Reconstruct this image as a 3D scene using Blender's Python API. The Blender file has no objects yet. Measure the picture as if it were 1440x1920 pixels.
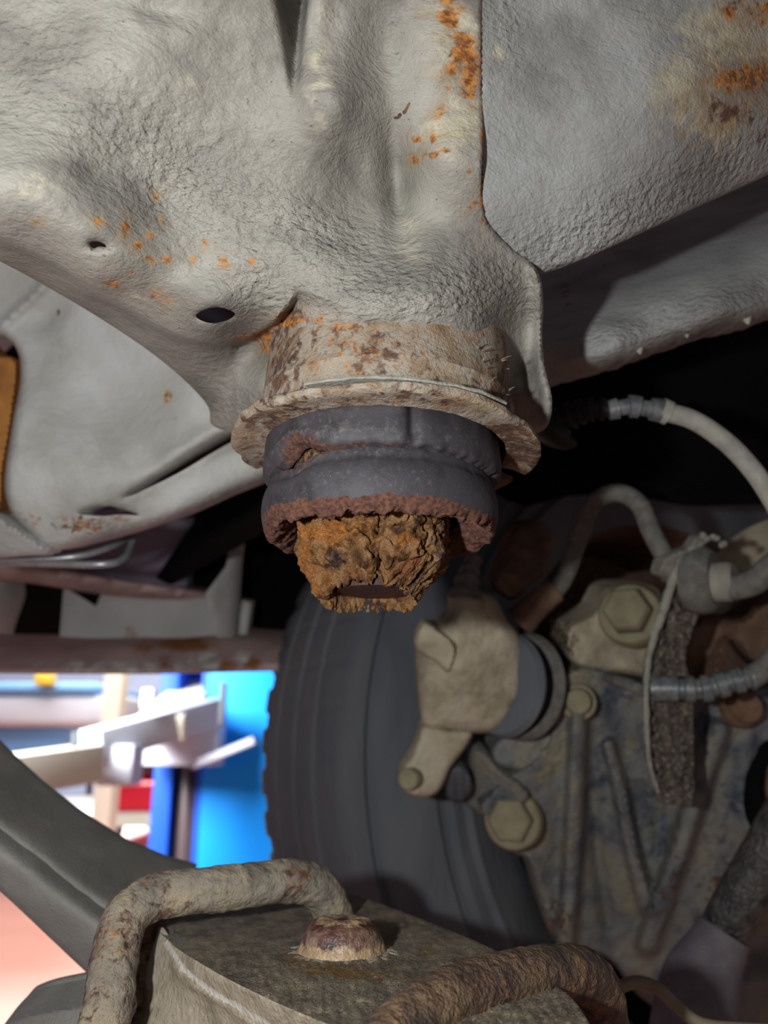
import bpy, bmesh, math, random
import numpy as np
from mathutils import Vector, Matrix
from mathutils.geometry import delaunay_2d_cdt

# ------------------------------------------------------------------ camera, light, exposure
F = 1500.0                       # focal length in pixels of the 1440 x 1920 frame
PITCH = math.radians(16.3)
CAM = np.array([0.0, 0.0, 1.5])  # camera 1.5 m above the workshop floor, car on a lift
SC = bpy.context.scene
COL = SC.collection

cam = bpy.data.cameras.new('camera'); camo = bpy.data.objects.new('camera', cam); COL.objects.link(camo)
cam.sensor_fit = 'VERTICAL'; cam.sensor_height = 36.0; cam.sensor_width = 27.0
cam.lens = 36.0 * F / 1920.0
cam.clip_start = 0.01; cam.clip_end = 200
camo.location = Vector(CAM); camo.rotation_euler = (math.pi / 2 + PITCH, 0, 0)
cam.dof.use_dof = True; cam.dof.focus_distance = 0.222; cam.dof.aperture_fstop = cam.lens / 2.3
SC.camera = camo

w = bpy.data.worlds.new('daylight'); SC.world = w; w.use_nodes = True
w.node_tree.nodes['Background'].inputs[0].default_value = (0.80, 0.90, 1.0, 1)
w.node_tree.nodes['Background'].inputs[1].default_value = 0.22

def area(name, loc, aim, size, power, color=(1, 1, 1), shape='DISK', sy=None):
    l = bpy.data.lights.new(name, 'AREA'); l.shape = shape; l.size = size
    if sy: l.size_y = sy
    l.energy = power; l.color = color
    o = bpy.data.objects.new(name, l); COL.objects.link(o)
    o.location = Vector(loc); o.rotation_euler = (Vector(aim) - Vector(loc)).to_track_quat('-Z', 'Y').to_euler()
    return o
# the phone's torch, above and to the left of its lens
area('torch_light', (-0.076, 0.0, 1.512), (0.0, 0.24, 1.565), 0.012, 0.94, (0.96, 0.98, 0.97))
# unseen fill lamps added to brighten the workshop floor, lift post and far ground
area('workshop_fill', (-3.2, 8.3, 3.6), (-3.2, 8.5, 0), 3.0, 175, (1.0, 0.98, 0.95), 'RECTANGLE', 3.0)
area('post_fill', (-2.5, 2.4, 2.7), (-1.3, 4.6, 1.35), 1.2, 130, (0.93, 0.96, 1.0), 'RECTANGLE', 1.2).data.spread = math.radians(95)
area('ground_fill', (-5.5, 17.0, 7.0), (-5.5, 18.5, 0.0), 6.0, 3400, (1.0, 1.0, 0.98), 'RECTANGLE', 3.0)

SC.view_settings.view_transform = 'Standard'; SC.view_settings.look = 'None'
SC.view_settings.gamma = 1.0; SC.view_settings.use_curve_mapping = False
SC.view_settings.exposure = 0.0

# ------------------------------------------------------------------ helpers
sp, cp = math.sin(PITCH), math.cos(PITCH)
RT = np.array([1.0, 0, 0]); UP = np.array([0, -sp, cp]); FW = np.array([0, cp, sp])

def at(px, py, d):
    """world point seen at pixel (px,py), d metres along the camera's axis"""
    px = np.asarray(px, float); py = np.asarray(py, float); d = np.asarray(d, float)
    x = (px - 720) / F * d; y = (960 - py) / F * d
    return CAM + x[..., None] * RT + y[..., None] * UP + d[..., None] * FW

def s2l(c):
    out = []
    for v in c:
        v = v / 255.0
        out.append(v / 12.92 if v <= 0.04045 else ((v + 0.055) / 1.055) ** 2.4)
    return (*out, 1.0)

_rng = np.random.RandomState(5)
_PERM = _rng.permutation(4096); _VAL = _rng.rand(4096) * 2 - 1
def vnoise(p):
    p = np.asarray(p, float); i = np.floor(p).astype(int); f = p - i; u = f * f * (3 - 2 * f)
    def h(a, b, c): return _VAL[_PERM[(_PERM[(_PERM[a & 4095] + b) & 4095] + c) & 4095]]
    x, y, z = i[:, 0], i[:, 1], i[:, 2]; ux, uy, uz = u[:, 0], u[:, 1], u[:, 2]
    def L(a, b, t): return a + (b - a) * t
    return L(L(L(h(x, y, z), h(x + 1, y, z), ux), L(h(x, y + 1, z), h(x + 1, y + 1, z), ux), uy),
             L(L(h(x, y, z + 1), h(x + 1, y, z + 1), ux), L(h(x, y + 1, z + 1), h(x + 1, y + 1, z + 1), ux), uy), uz)
def fbm(p, octv=4, gain=0.5):
    s = 0; a = 1.0
    for k in range(octv):
        s = s + a * vnoise(np.asarray(p) * 2 ** k + 17.3 * k); a *= gain
    return s

def finish(name, V, Fc, mat, parent=None, attrs=None, sharp=35, smooth=True):
    V = np.asarray(V, float)
    org = np.array(parent_world(parent)) if parent is not None else np.zeros(3)
    base = None
    if parent is None:
        base = np.array([(V[:, 0].min() + V[:, 0].max()) / 2, (V[:, 1].min() + V[:, 1].max()) / 2, V[:, 2].min()]); org = base
    me = bpy.data.meshes.new(name); me.from_pydata((V - org).tolist(), [], [tuple(int(i) for i in f) for f in Fc]); me.update()
    bm = bmesh.new(); bm.from_mesh(me); bmesh.ops.recalc_face_normals(bm, faces=bm.faces); bm.to_mesh(me); bm.free()
    if smooth:
        me.polygons.foreach_set('use_smooth', [True] * len(me.polygons))
        me.set_sharp_from_angle(angle=math.radians(sharp))
    for k, a in (attrs or {}).items():
        at_ = me.attributes.new(k, 'FLOAT', 'POINT'); at_.data.foreach_set('value', np.asarray(a, np.float32))
    o = bpy.data.objects.new(name, me); COL.objects.link(o)
    if mat is not None: me.materials.append(mat)
    if parent is not None: o.parent = parent
    else: o.location = Vector(base)
    return o
def parent_world(p):
    v = Vector((0, 0, 0))
    while p is not None: v += p.location; p = p.parent
    return v
def tag(o, label, cat, group=None, kind=None):
    o['label'] = label; o['category'] = cat
    if group: o['group'] = group
    if kind: o['kind'] = kind
    return o
def thing(name, label, cat, loc, group=None):
    o = bpy.data.objects.new(name, None); COL.objects.link(o); o.location = Vector(loc); o.empty_display_size = 0.02
    return tag(o, label, cat, group)

# --- outlines and depth fields
def catmull(P, n=8, closed=True):
    P = np.asarray(P, float); m = len(P); out = []
    rng = range(m) if closed else range(m - 1)
    for i in rng:
        if closed: a, b, c, d = P[i - 1], P[i], P[(i + 1) % m], P[(i + 2) % m]
        else: a, b, c, d = P[max(i - 1, 0)], P[i], P[i + 1], P[min(i + 2, m - 1)]
        for t in np.arange(n) / n:
            out.append(0.5 * ((2 * b) + (-a + c) * t + (2 * a - 5 * b + 4 * c - d) * t * t + (-a + 3 * b - 3 * c + d) * t ** 3))
    if not closed: out.append(P[-1])
    return np.array(out)
def resample(P, step):
    P = np.asarray(P, float); Q = np.vstack([P, P[:1]]); L = np.r_[0, np.cumsum(np.linalg.norm(np.diff(Q, axis=0), axis=1))]
    n = max(6, int(L[-1] / step)); t = np.linspace(0, L[-1], n, endpoint=False)
    return np.c_[np.interp(t, L, Q[:, 0]), np.interp(t, L, Q[:, 1])]
def inside(P, X, Y):
    r = np.zeros(len(X), bool); n = len(P)
    for i in range(n):
        x1, y1 = P[i]; x2, y2 = P[(i + 1) % n]
        if y1 == y2: continue
        c = ((y1 > Y) != (y2 > Y)) & (X < (x2 - x1) * (Y - y1) / (y2 - y1) + x1); r ^= c
    return r
def dist_poly(P, X, Y, closed=True):
    d = np.full(len(X), 1e9); tt = np.zeros(len(X)); n = len(P); m = n if closed else n - 1
    for i in range(m):
        a = P[i]; b = P[(i + 1) % n]; ab = b - a; L2 = max(ab @ ab, 1e-9)
        t = np.clip(((X - a[0]) * ab[0] + (Y - a[1]) * ab[1]) / L2, 0, 1)
        e = np.hypot(X - a[0] - t * ab[0], Y - a[1] - t * ab[1])
        k = e < d; d[k] = e[k]; tt[k] = (i + t[k]) / max(m, 1)
    return d, tt
def tps(ctrl):
    C = np.asarray(ctrl, float)
    if len(C) == 1: return lambda X, Y: np.full(len(X), C[0, 2])
    A = C[:, :2] / 500.0; z = C[:, 2]; n = len(C)
    if n < 4:
        M = np.c_[np.ones(n), A]; s = np.linalg.lstsq(M, z, rcond=None)[0]
        return lambda X, Y: s[0] + s[1] * X / 500 + s[2] * Y / 500
    def U(r): return r * r * np.log(r + 1e-9)
    K = U(np.linalg.norm(A[:, None] - A[None], axis=2)) + np.eye(n) * 1e-3; Pm = np.c_[np.ones(n), A]
    M = np.zeros((n + 3, n + 3)); M[:n, :n] = K; M[:n, n:] = Pm; M[n:, :n] = Pm.T
    s = np.linalg.solve(M, np.r_[z, 0, 0, 0])
    def f(X, Y):
        B = np.c_[X, Y] / 500.0; R = np.linalg.norm(B[:, None] - A[None], axis=2)
        return U(R) @ s[:n] + s[n] + B @ s[n + 1:]
    return f
def gauss(X, Y, b):
    x, y, sx, sy, rot = b[:5]; c, s = math.cos(math.radians(rot)), math.sin(math.radians(rot))
    u = (X - x) * c + (Y - y) * s; v = -(X - x) * s + (Y - y) * c
    return np.exp(-(u / sx) ** 2 - (v / sy) ** 2)
def ridge(X, Y, pts, w_, flat=0.0):
    d, _ = dist_poly(np.asarray(pts, float), X, Y, False)
    return 1 / (1 + np.exp((d - w_) / max(w_ * 0.16, 0.8))) if flat else np.exp(-(d / w_) ** 2)

def relief(name, outline, depth, thick, mat, parent=None, step=8, rr=0, rh=0.0, holes=(), bumps=(), ridges=(), extra=None,
           paint=None, smooth_outline=True, noise_amp=0.0, noise_px=30, flare=0.0, edge_noise=0.0, sharp=40):
    """a solid plate or casting: outline (pixels), depth field (metres), real thickness; rounded rim rr px / rh m"""
    O = catmull(outline, 6) if smooth_outline else np.asarray(outline, float)
    O = resample(O, step)
    if edge_noise: O = O + np.c_[vnoise(np.c_[O / 9.0, O[:, 0] * 0]), vnoise(np.c_[O / 9.0, O[:, 0] * 0 + 9])] * edge_noise
    H = [resample(catmull(h, 6), step * 0.8) for h in holes]
    x0, y0 = O.min(0); x1, y1 = O.max(0)
    gx, gy = np.meshgrid(np.arange(x0, x1, step), np.arange(y0, y1, step * 0.87)); gx = gx + (np.arange(gy.shape[0]) % 2)[:, None] * step / 2
    gx, gy = gx.ravel(), gy.ravel(); k = inside(O, gx, gy); gx, gy = gx[k], gy[k]
    d, _ = dist_poly(O, gx, gy); k = d > step * 0.55; gx, gy = gx[k], gy[k]
    for h in H:
        dh, _ = dist_poly(h, gx, gy); k = ~inside(h, gx, gy) & (dh > step * 0.5); gx, gy = gx[k], gy[k]
    if rr:                                     # an extra ring of points close to the rim keeps the rounding crisp
        c = O.mean(0)
    P = [O] + H + [np.c_[gx, gy]]; edges = []; n0 = 0
    for lp in [O] + H:
        m = len(lp); edges += [(n0 + i, n0 + (i + 1) % m) for i in range(m)]; n0 += m
    P = np.vstack(P)
    r = delaunay_2d_cdt([Vector(p) for p in P.tolist()], edges, [], 0, 1e-4)
    V2 = np.array([tuple(v) for v in r[0]]); T = np.array([f for f in r[2] if len(f) == 3])
    cx = V2[T].mean(1); k = inside(O, cx[:, 0], cx[:, 1])
    for h in H: k &= ~inside(h, cx[:, 0], cx[:, 1])
    T = T[k]; X, Y = V2[:, 0], V2[:, 1]
    fd = depth if callable(depth) else tps(depth)
    D = fd(X, Y).copy()
    for b in bumps: D -= b[5] * gauss(X, Y, b)
    for (pts, w_, amp, *fl) in ridges: D -= amp * ridge(X, Y, pts, w_, *fl)
    if extra: D += extra(X, Y)
    if noise_amp: D += noise_amp * fbm(np.c_[X / noise_px, Y / noise_px, X * 0 + 3.1], 3)
    dO, _ = dist_poly(O, X, Y)
    if rr:
        t = np.clip(dO / rr, 0, 1); D += rh * (1 - np.sqrt(1 - (1 - t) ** 2))
    for h in H:
        dh, _ = dist_poly(h, X, Y); t = np.clip(dh / 10.0, 0, 1); D += 0.0012 * (1 - np.sqrt(1 - (1 - t) ** 2))
    front = at(X, Y, D)
    # back: same lateral size further back (a prism, not a cone), opening by `flare`
    bx = (X - 720) / F * D; by = (960 - Y) / F * D; c0, c1 = bx.mean(), by.mean(); s = 1 + flare
    back = CAM + (c0 + (bx - c0) * s)[:, None] * RT + (c1 + (by - c1) * s)[:, None] * UP + (D + thick)[:, None] * FW
    if flare == 'ray' or thick <= 0.004: back = at(X, Y, D + thick)
    n = len(V2); ec = {}
    for t in T:
        for a, b in ((t[0], t[1]), (t[1], t[2]), (t[2], t[0])):
            if (b, a) in ec: del ec[(b, a)]
            else: ec[(a, b)] = 1
    Fs = [tuple(t) for t in T] + [(t[2] + n, t[1] + n, t[0] + n) for t in T] + [(b, a, a + n, b + n) for a, b in ec]
    used = np.zeros(2 * n, bool); used[T.ravel()] = True; used[T.ravel() + n] = True
    attrs = {}
    for key, lst in (paint or {}).items():
        a = np.zeros(n)
        for b in lst:
            if isinstance(b, tuple) and len(b) == 3 and isinstance(b[0], list): g = b[2] * ridge(X, Y, b[0], b[1])
            else: g = b[5] * gauss(X, Y, b)
            a = np.maximum(a, g * (1.17 if key == 'rust' else 1))
        attrs[key] = np.r_[a, a]
    V = np.vstack([front, back]); idx = -np.ones(2 * n, int); idx[used] = np.arange(used.sum())
    attrs = {k_: v[used] for k_, v in attrs.items()}
    return finish(name, V[used], [tuple(idx[list(f)]) for f in Fs], mat, parent, attrs, sharp)

def tube(name, path, rad, mat, parent=None, seg=20, n=10, caps=True, rough=0.0, rfun=None, world=False, scale=(1, 1), nscale=600, attrs=None):
    """path of (px,py,depth); rad in metres, one or per point"""
    P = np.asarray(path, float); W = P if world else at(P[:, 0], P[:, 1], P[:, 2])
    R = np.full(len(W), rad, float) if np.isscalar(rad) else np.asarray(rad, float)
    C = catmull(np.c_[W, R], n, closed=False) if len(W) > 2 else np.c_[np.linspace(W[0], W[-1], n * 3), np.linspace(R[0], R[-1], n * 3)]
    C, R = C[:, :3], C[:, 3]
    T = np.gradient(C, axis=0); T /= np.linalg.norm(T, axis=1)[:, None] + 1e-12
    if rfun is not None:
        L = np.r_[0, np.cumsum(np.linalg.norm(np.diff(C, axis=0), axis=1))]; R = R * rfun(L / L[-1])
    u = np.cross(T[0], [0.3, 0.2, 0.93]); u /= np.linalg.norm(u); V = []
    for i in range(len(C)):
        u = u - T[i] * (u @ T[i]); u /= np.linalg.norm(u); v = np.cross(T[i], u)
        a = np.linspace(0, 2 * math.pi, seg, endpoint=False)
        V.append(C[i] + R[i] * (np.cos(a)[:, None] * u * scale[0] + np.sin(a)[:, None] * v * scale[1]))
    V = np.vstack(V); m = len(C)
    if rough:
        cc = np.repeat(C, seg, axis=0); nn = V - cc; nn /= np.linalg.norm(nn, axis=1)[:, None] + 1e-12
        V = V + nn * (rough * fbm(V * nscale, 3))[:, None]
    Fs = [(i * seg + j, i * seg + (j + 1) % seg, (i + 1) * seg + (j + 1) % seg, (i + 1) * seg + j) for i in range(m - 1) for j in range(seg)]
    if caps: Fs += [tuple(range(seg))[::-1], tuple((m - 1) * seg + j for j in range(seg))]
    return finish(name, V, Fs, mat, parent, {k: np.clip(v + .25 * vnoise(V * 70 + 9), .05, 1) for k, v in (attrs or {}).items()}, sharp=50)

def frame_of(ax):
    ax = np.asarray(ax, float); ax = ax / np.linalg.norm(ax)
    h = np.array([0, 0, 1.0]) if abs(ax[2]) < 0.9 else np.array([1.0, 0, 0])
    u = np.cross(h, ax); u /= np.linalg.norm(u); return u, np.cross(ax, u), ax
def lathe(name, c, ax, prof, mat, parent=None, seg=64, a0=0, a1=360, closed=False, poly=0, disp=None, attrs=None, sharp=35):
    """prof: (r, h) along axis ax from point c. poly=6 makes a hexagon. a0..a1 partial turn."""
    u, v, w_ = frame_of(ax); c = np.asarray(c, float); full = abs(a1 - a0) >= 359.9
    prof = np.asarray(prof, float); m = len(prof)
    A = np.radians(np.linspace(a0, a1, seg + (0 if full else 1), endpoint=not full)); n = len(A)
    V = []
    for r, h in prof:
        k = np.ones(n)
        if poly: k = math.cos(math.pi / poly) / np.cos((A % (2 * math.pi / poly)) - math.pi / poly)
        V.append(c + (r * k * np.cos(A))[:, None] * u + (r * k * np.sin(A))[:, None] * v + h * w_)
    V = np.vstack(V)
    if disp is not None: V = disp(V, np.tile(A, m), np.repeat(prof[:, 0], n), np.repeat(prof[:, 1], n))
    Fs = []; rows = m if closed else m - 1; J = n if full else n - 1
    for i in range(rows):
        i2 = (i + 1) % m
        for j in range(J):
            j2 = (j + 1) % n; Fs.append((i * n + j, i * n + j2, i2 * n + j2, i2 * n + j))
    if not full and closed: Fs += [tuple(i * n for i in range(m)), tuple(i * n + n - 1 for i in range(m))[::-1]]
    if not closed:
        if prof[0, 0] > 1e-6 and full: Fs.append(tuple(range(n))[::-1])
        if prof[-1, 0] > 1e-6 and full: Fs.append(tuple((m - 1) * n + j for j in range(n)))
    at_ = attrs(V, np.tile(A, m), np.repeat(prof[:, 0], n), np.repeat(prof[:, 1], n)) if attrs else None
    return finish(name, V, Fs, mat, parent, at_, sharp)

def box(name, lo, hi, mat, parent=None, bev=0.0, rz=0.0, pts=None):
    bm = bmesh.new(); bmesh.ops.create_cube(bm, size=1)
    lo, hi = np.array(lo, float), np.array(hi, float); c = (lo + hi) / 2
    for v in bm.verts: v.co = Vector(np.array(v.co) * (hi - lo))
    if bev: bmesh.ops.bevel(bm, geom=list(bm.edges), offset=bev, segments=3, affect='EDGES', profile=0.5)
    if rz: bmesh.ops.rotate(bm, verts=bm.verts, cent=(0, 0, 0), matrix=Matrix.Rotation(rz, 3, 'Z'))
    V = [np.array(v.co) + c for v in bm.verts]; Fs = [[v.index for v in f.verts] for f in bm.faces]; bm.free()
    return finish(name, V, Fs, mat, parent, sharp=30)
def beam(name, p0, p1, wd, ht, mat, parent=None, bev=0.004, up=(0, 0, 1)):
    """box beam between two world points"""
    p0, p1 = np.array(p0, float), np.array(p1, float); t = p1 - p0; L = np.linalg.norm(t); t /= L
    s = np.cross(t, up); s /= np.linalg.norm(s); u = np.cross(s, t)
    bm = bmesh.new(); bmesh.ops.create_cube(bm, size=1)
    for v in bm.verts: v.co = Vector((v.co.x * L, v.co.y * wd, v.co.z * ht))
    if bev: bmesh.ops.bevel(bm, geom=list(bm.edges), offset=bev, segments=3, affect='EDGES', profile=0.5)
    c = (p0 + p1) / 2; V = [c + v.co.x * t + v.co.y * s + v.co.z * u for v in bm.verts]; Fs = [[v.index for v in f.verts] for f in bm.faces]; bm.free()
    return finish(name, V, Fs, mat, parent, sharp=30)

# ------------------------------------------------------------------ materials
def material(name, cols, nscale=60, rough=0.75, bumps=((700, 0.0003),), metallic=0.0, attrs=(), stretch=(1, 1, 1), contrast=(0.35, 0.65), spec=0.35, speck=None, texattr=False):
    m = bpy.data.materials.new(name); m.use_nodes = True; nt = m.node_tree; N = nt.nodes; L = nt.links
    b = N['Principled BSDF']; tc = N.new('ShaderNodeTexCoord')
    mp = N.new('ShaderNodeMapping'); mp.inputs['Scale'].default_value = stretch; L.new(tc.outputs['Object'], mp.inputs[0])
    def noise(sc, det=6, dist=0.0, ro=0.55, vec=None):
        n = N.new('ShaderNodeTexNoise'); n.inputs['Scale'].default_value = sc; n.inputs['Detail'].default_value = det
        n.inputs['Distortion'].default_value = dist; n.inputs['Roughness'].default_value = ro; L.new(vec or mp.outputs[0], n.inputs['Vector']); return n
    def ramp(fac, stops):
        r = N.new('ShaderNodeValToRGB'); e = r.color_ramp.elements
        while len(e) < len(stops): e.new(0.5)
        for k, (p, c) in enumerate(stops): e[k].position = p; e[k].color = c
        L.new(fac, r.inputs[0]); return r
    n1 = noise(nscale, 8, 0.3); k = len(cols)
    stops = [(contrast[0] + (contrast[1] - contrast[0]) * i / max(k - 1, 1), s2l(c)) for i, c in enumerate(cols)]
    col = ramp(n1.outputs[0], stops).outputs[0]; ro_out = None
    def mix(fac, a, bcol):
        mx = N.new('ShaderNodeMix'); mx.data_type = 'RGBA'; L.new(fac, mx.inputs[0]); L.new(a, mx.inputs[6])
        if isinstance(bcol, tuple): mx.inputs[7].default_value = bcol
        else: L.new(bcol, mx.inputs[7])
        return mx.outputs[2]
    bump_in = None
    if speck:
        ns = noise(speck[0], 2); r = ramp(ns.outputs[0], [(speck[1], (0, 0, 0, 1)), (speck[1] + 0.04, (1, 1, 1, 1))]); col = mix(r.outputs[0], col, s2l(speck[2]))
    for (aname, c1, c2, sc, sharp) in attrs:
        a = N.new('ShaderNodeAttribute'); a.attribute_name = aname
        nn = noise(sc, 7, 0.4, 0.62); md = N.new('ShaderNodeMath'); md.operation = 'MULTIPLY_ADD'      # attr + (n-.5)*k
        md.inputs[1].default_value = 1.9; L.new(nn.outputs[0], md.inputs[0])
        md.inputs[2].default_value = -0.95
        ad = N.new('ShaderNodeMath'); ad.operation = 'ADD'; L.new(md.outputs[0], ad.inputs[0]); L.new(a.outputs['Fac'], ad.inputs[1])
        mr = N.new('ShaderNodeMapRange'); mr.interpolation_type = 'SMOOTHSTEP'; mr.inputs[1].default_value = 0.5 - sharp; mr.inputs[2].default_value = 0.5 + sharp; L.new(ad.outputs[0], mr.inputs[0])
        gate = N.new('ShaderNodeMath'); gate.operation = 'GREATER_THAN'; gate.inputs[1].default_value = 0.04; L.new(a.outputs['Fac'], gate.inputs[0])
        mu = N.new('ShaderNodeMath'); mu.operation = 'MULTIPLY'; L.new(mr.outputs[0], mu.inputs[0]); L.new(gate.outputs[0], mu.inputs[1])
        n2 = noise(sc * 1.7, 6); rc = ramp(n2.outputs[0], [(0.38, s2l(c1)), (0.62, s2l(c2))])
        col = mix(mu.outputs[0], col, rc.outputs[0])
        if aname in ('rust', 'pit'):
            rr_ = N.new('ShaderNodeMix'); L.new(mu.outputs[0], rr_.inputs[0]); rr_.inputs[3].default_value = 0.97
            if ro_out: L.new(ro_out, rr_.inputs[2])
            else: rr_.inputs[2].default_value = rough
            ro_out = rr_.outputs[0]
    L.new(col, b.inputs['Base Color'])
    b.inputs['Roughness'].default_value = rough; b.inputs['Metallic'].default_value = metallic
    if ro_out: L.new(ro_out, b.inputs['Roughness'])
    b.inputs['Metallic'].default_value = metallic; b.inputs['Specular IOR Level'].default_value = spec
    for i, (sc, dist, *rest) in enumerate(bumps):
        nb = noise(sc, 3, 0.25, 0.5); bp = N.new('ShaderNodeBump'); bp.inputs['Strength'].default_value = 1.0; bp.inputs['Distance'].default_value = dist
        h = nb.outputs[0]
        if texattr and i == 0:
            a = N.new('ShaderNodeAttribute'); a.attribute_name = 'tex'; ad = N.new('ShaderNodeMath'); ad.operation = 'MULTIPLY_ADD'; ad.inputs[1].default_value = 0.8; ad.inputs[2].default_value = 0.2
            L.new(a.outputs['Fac'], ad.inputs[0]); mu = N.new('ShaderNodeMath'); mu.operation = 'MULTIPLY'; L.new(h, mu.inputs[0]); L.new(ad.outputs[0], mu.inputs[1]); h = mu.outputs[0]
        L.new(h, bp.inputs['Height'])
        if bump_in: L.new(bump_in, bp.inputs['Normal'])
        bump_in = bp.outputs[0]
    if bump_in: L.new(bump_in, b.inputs['Normal'])
    return m

RUST = ('rust', (104, 66, 40), (184, 122, 58), 420, 0.2)
BROWN = ('brown', (70, 50, 44), (104, 78, 62), 260, 0.15)
STAIN = ('stain', (134, 112, 82), (150, 128, 98), 240, 0.5)
PALE = ('pale', (176, 170, 148), (160, 156, 138), 200, 0.3)
M_SEAL = material('grey_underseal', [(108, 105, 99), (133, 130, 122), (148, 145, 137)], 45, 0.58, ((560, 0.0026), (1800, 0.0003)), attrs=(PALE, STAIN, BROWN, RUST), stretch=(0.62, 0.62, 1.25), speck=(900, 0.70, (96, 92, 90)), texattr=True)
M_SEAL2 = material('pale_underseal', [(122, 122, 119), (142, 143, 141), (154, 156, 154)], 40, 0.55, ((600, 0.0022), (1500, 0.0003)), attrs=(PALE, STAIN, BROWN, RUST), stretch=(0.6, 0.6, 1.2), texattr=True)
M_SEALFAR = material('dusty_underseal', [(160, 160, 154), (178, 178, 174), (188, 190, 190)], 22, 0.6, ((300, 0.0006),), attrs=(PALE, BROWN, RUST))
M_CUP = material('rusty_cup_metal', [(112, 88, 66), (138, 122, 102), (146, 138, 126), (128, 98, 70)], 120, 0.7, ((900, 0.0005), (2600, 0.0002)), attrs=(PALE, BROWN, RUST), contrast=(0.3, 0.7))
M_RUBBER = material('black_rubber', [(44, 41, 45), (57, 54, 59), (50, 47, 51)], 90, 0.64, ((1500, 0.00009), (200, 0.0002)), attrs=(('rust', (60, 38, 31), (98, 64, 50), 500, 0.2), ('pit', (14, 12, 12), (78, 73, 68), 500, 0.25), ('dust', (84, 83, 86), (104, 98, 92), 600, 0.4)), speck=(1300, 0.765, (176, 172, 164)), spec=0.4)
M_FOAM = material('crumbled_foam', [(66, 46, 32), (118, 84, 54), (146, 110, 72), (136, 108, 82)], 240, 0.95, ((1700, 0.0008), (4200, 0.0005)), attrs=(('dark', (44, 30, 30), (84, 70, 66), 300, 0.2), ('rust', (134, 82, 42), (164, 108, 56), 300, 0.3), ('red', (92, 46, 34), (128, 66, 44), 240, 0.25)), spec=0.1)
M_FOAMIN = material('brown_inner_rubber', [(46, 29, 28), (76, 48, 42)], 120, 0.6, ((900, 0.0003),), spec=0.3)
M_TYRE = material('tyre_rubber', [(82, 85, 90), (98, 102, 107), (110, 112, 115)], 14, 0.8, ((260, 0.0006),), spec=0.2, stretch=(1, 1, 0.35))
M_DARK = material('black_parts_and_shade', [(9, 8, 9), (15, 13, 14)], 12, 0.9, ((60, 0.001),), spec=0.1)  # near-black for dark parts and for plates that stand in for shade
M_CAST = material('dusty_cast_iron', [(140, 131, 112), (168, 157, 134), (178, 168, 148)], 60, 0.85, ((350, 0.0008), (1200, 0.0003)), attrs=(RUST, BROWN, ('blue', (52, 60, 76), (92, 98, 104), 120, 0.2)), spec=0.2)
M_KNUCKLE = material('dirty_hub_carrier', [(84, 87, 94), (120, 121, 119), (134, 129, 114)], 40, 0.75, ((260, 0.0012), (900, 0.0004)), attrs=(('olive', (128, 122, 98), (152, 142, 112), 90, 0.3), ('blue', (58, 64, 80), (92, 98, 108), 130, 0.25), BROWN), spec=0.3)
M_BOLT = material('olive_bolt_metal', [(120, 112, 88), (142, 134, 108)], 90, 0.7, ((700, 0.0003),), spec=0.3)
M_BRBOLT = material('rusty_bolt_metal', [(96, 74, 58), (124, 96, 72)], 120, 0.75, ((700, 0.0004),))
M_HOSE = material('dusty_hose_rubber', [(92, 90, 86), (114, 112, 106)], 200, 0.85, ((900, 0.0003),), spec=0.2)
M_PIPE = material('grey_cable_sleeve', [(132, 132, 124), (158, 156, 146)], 160, 0.7, ((900, 0.0003),))
M_CORR = material('shiny_black_sleeve', [(72, 76, 80), (110, 112, 112)], 200, 0.35, ((900, 0.0002),), spec=0.7)
M_CORRD = material('black_sleeve', [(20, 20, 22), (36, 36, 38)], 200, 0.5, ((900, 0.0002),))
M_FIN = material('ribbed_dirty_bracket', [(84, 76, 68), (124, 114, 102), (146, 136, 122)], 150, 0.55, ((330, 0.0035), (1200, 0.0006)), stretch=(1.5, 1.5, 0.55), spec=0.45)
M_FINEDGE = material('dusty_bracket_edge', [(128, 126, 116), (146, 143, 132)], 150, 0.8, ((900, 0.0004),))
M_UBOLT = material('dirt_caked_rod', [(112, 104, 94), (142, 132, 118), (160, 146, 122)], 90, 0.8, ((300, 0.0013), (1500, 0.0005)), attrs=(RUST, BROWN))
M_UBOLTD = material('oily_rusted_rod', [(58, 46, 42), (98, 78, 62), (120, 96, 70)], 90, 0.6, ((420, 0.0018), (1600, 0.0006)), attrs=(RUST, BROWN), spec=0.5)
M_DIRT = material('caked_dirt', [(116, 108, 96), (146, 134, 116), (166, 152, 128)], 130, 0.9, ((700, 0.0030), (2200, 0.0010)), attrs=(('tan', (124, 98, 62), (148, 120, 80), 200, 0.3), ('pale', (150, 146, 138), (170, 164, 152), 300, 0.2)), spec=0.15)
M_RIM = material('scraped_tan_steel', [(138, 128, 112), (162, 150, 130), (172, 162, 146)], 100, 0.7, ((600, 0.0007),), attrs=(RUST, BROWN, ('pale', (205, 200, 190), (190, 182, 170), 400, .3)))
M_RIVET = material('dark_rusty_rivet', [(58, 34, 32), (98, 66, 56), (132, 108, 94)], 160, 0.4, ((500, 0.0009), (1500, 0.0003)), spec=0.6, attrs=(('tan', (150, 122, 92), (176, 150, 120), 300, 0.25),))
M_LEAF = material('dark_grey_spring_steel', [(134, 132, 126), (152, 149, 143)], 30, 0.8, ((900, 0.0004),), spec=0.2)
M_LEAF2 = material('light_grey_spring_edge', [(110, 108, 104), (126, 123, 118)], 30, 0.8, ((900, 0.0004),), spec=0.2)
M_SILL = material('pink_brown_sill', [(168, 140, 136), (198, 170, 164)], 20, 0.7, ((300, 0.0005),), attrs=(RUST, ('pale', (176, 168, 160), (236, 232, 226), 60, 0.2)))
M_SILLG = material('grey_sill', [(178, 178, 176), (200, 200, 198)], 14, 0.7, ((300, 0.0004),), attrs=(RUST,))
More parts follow.
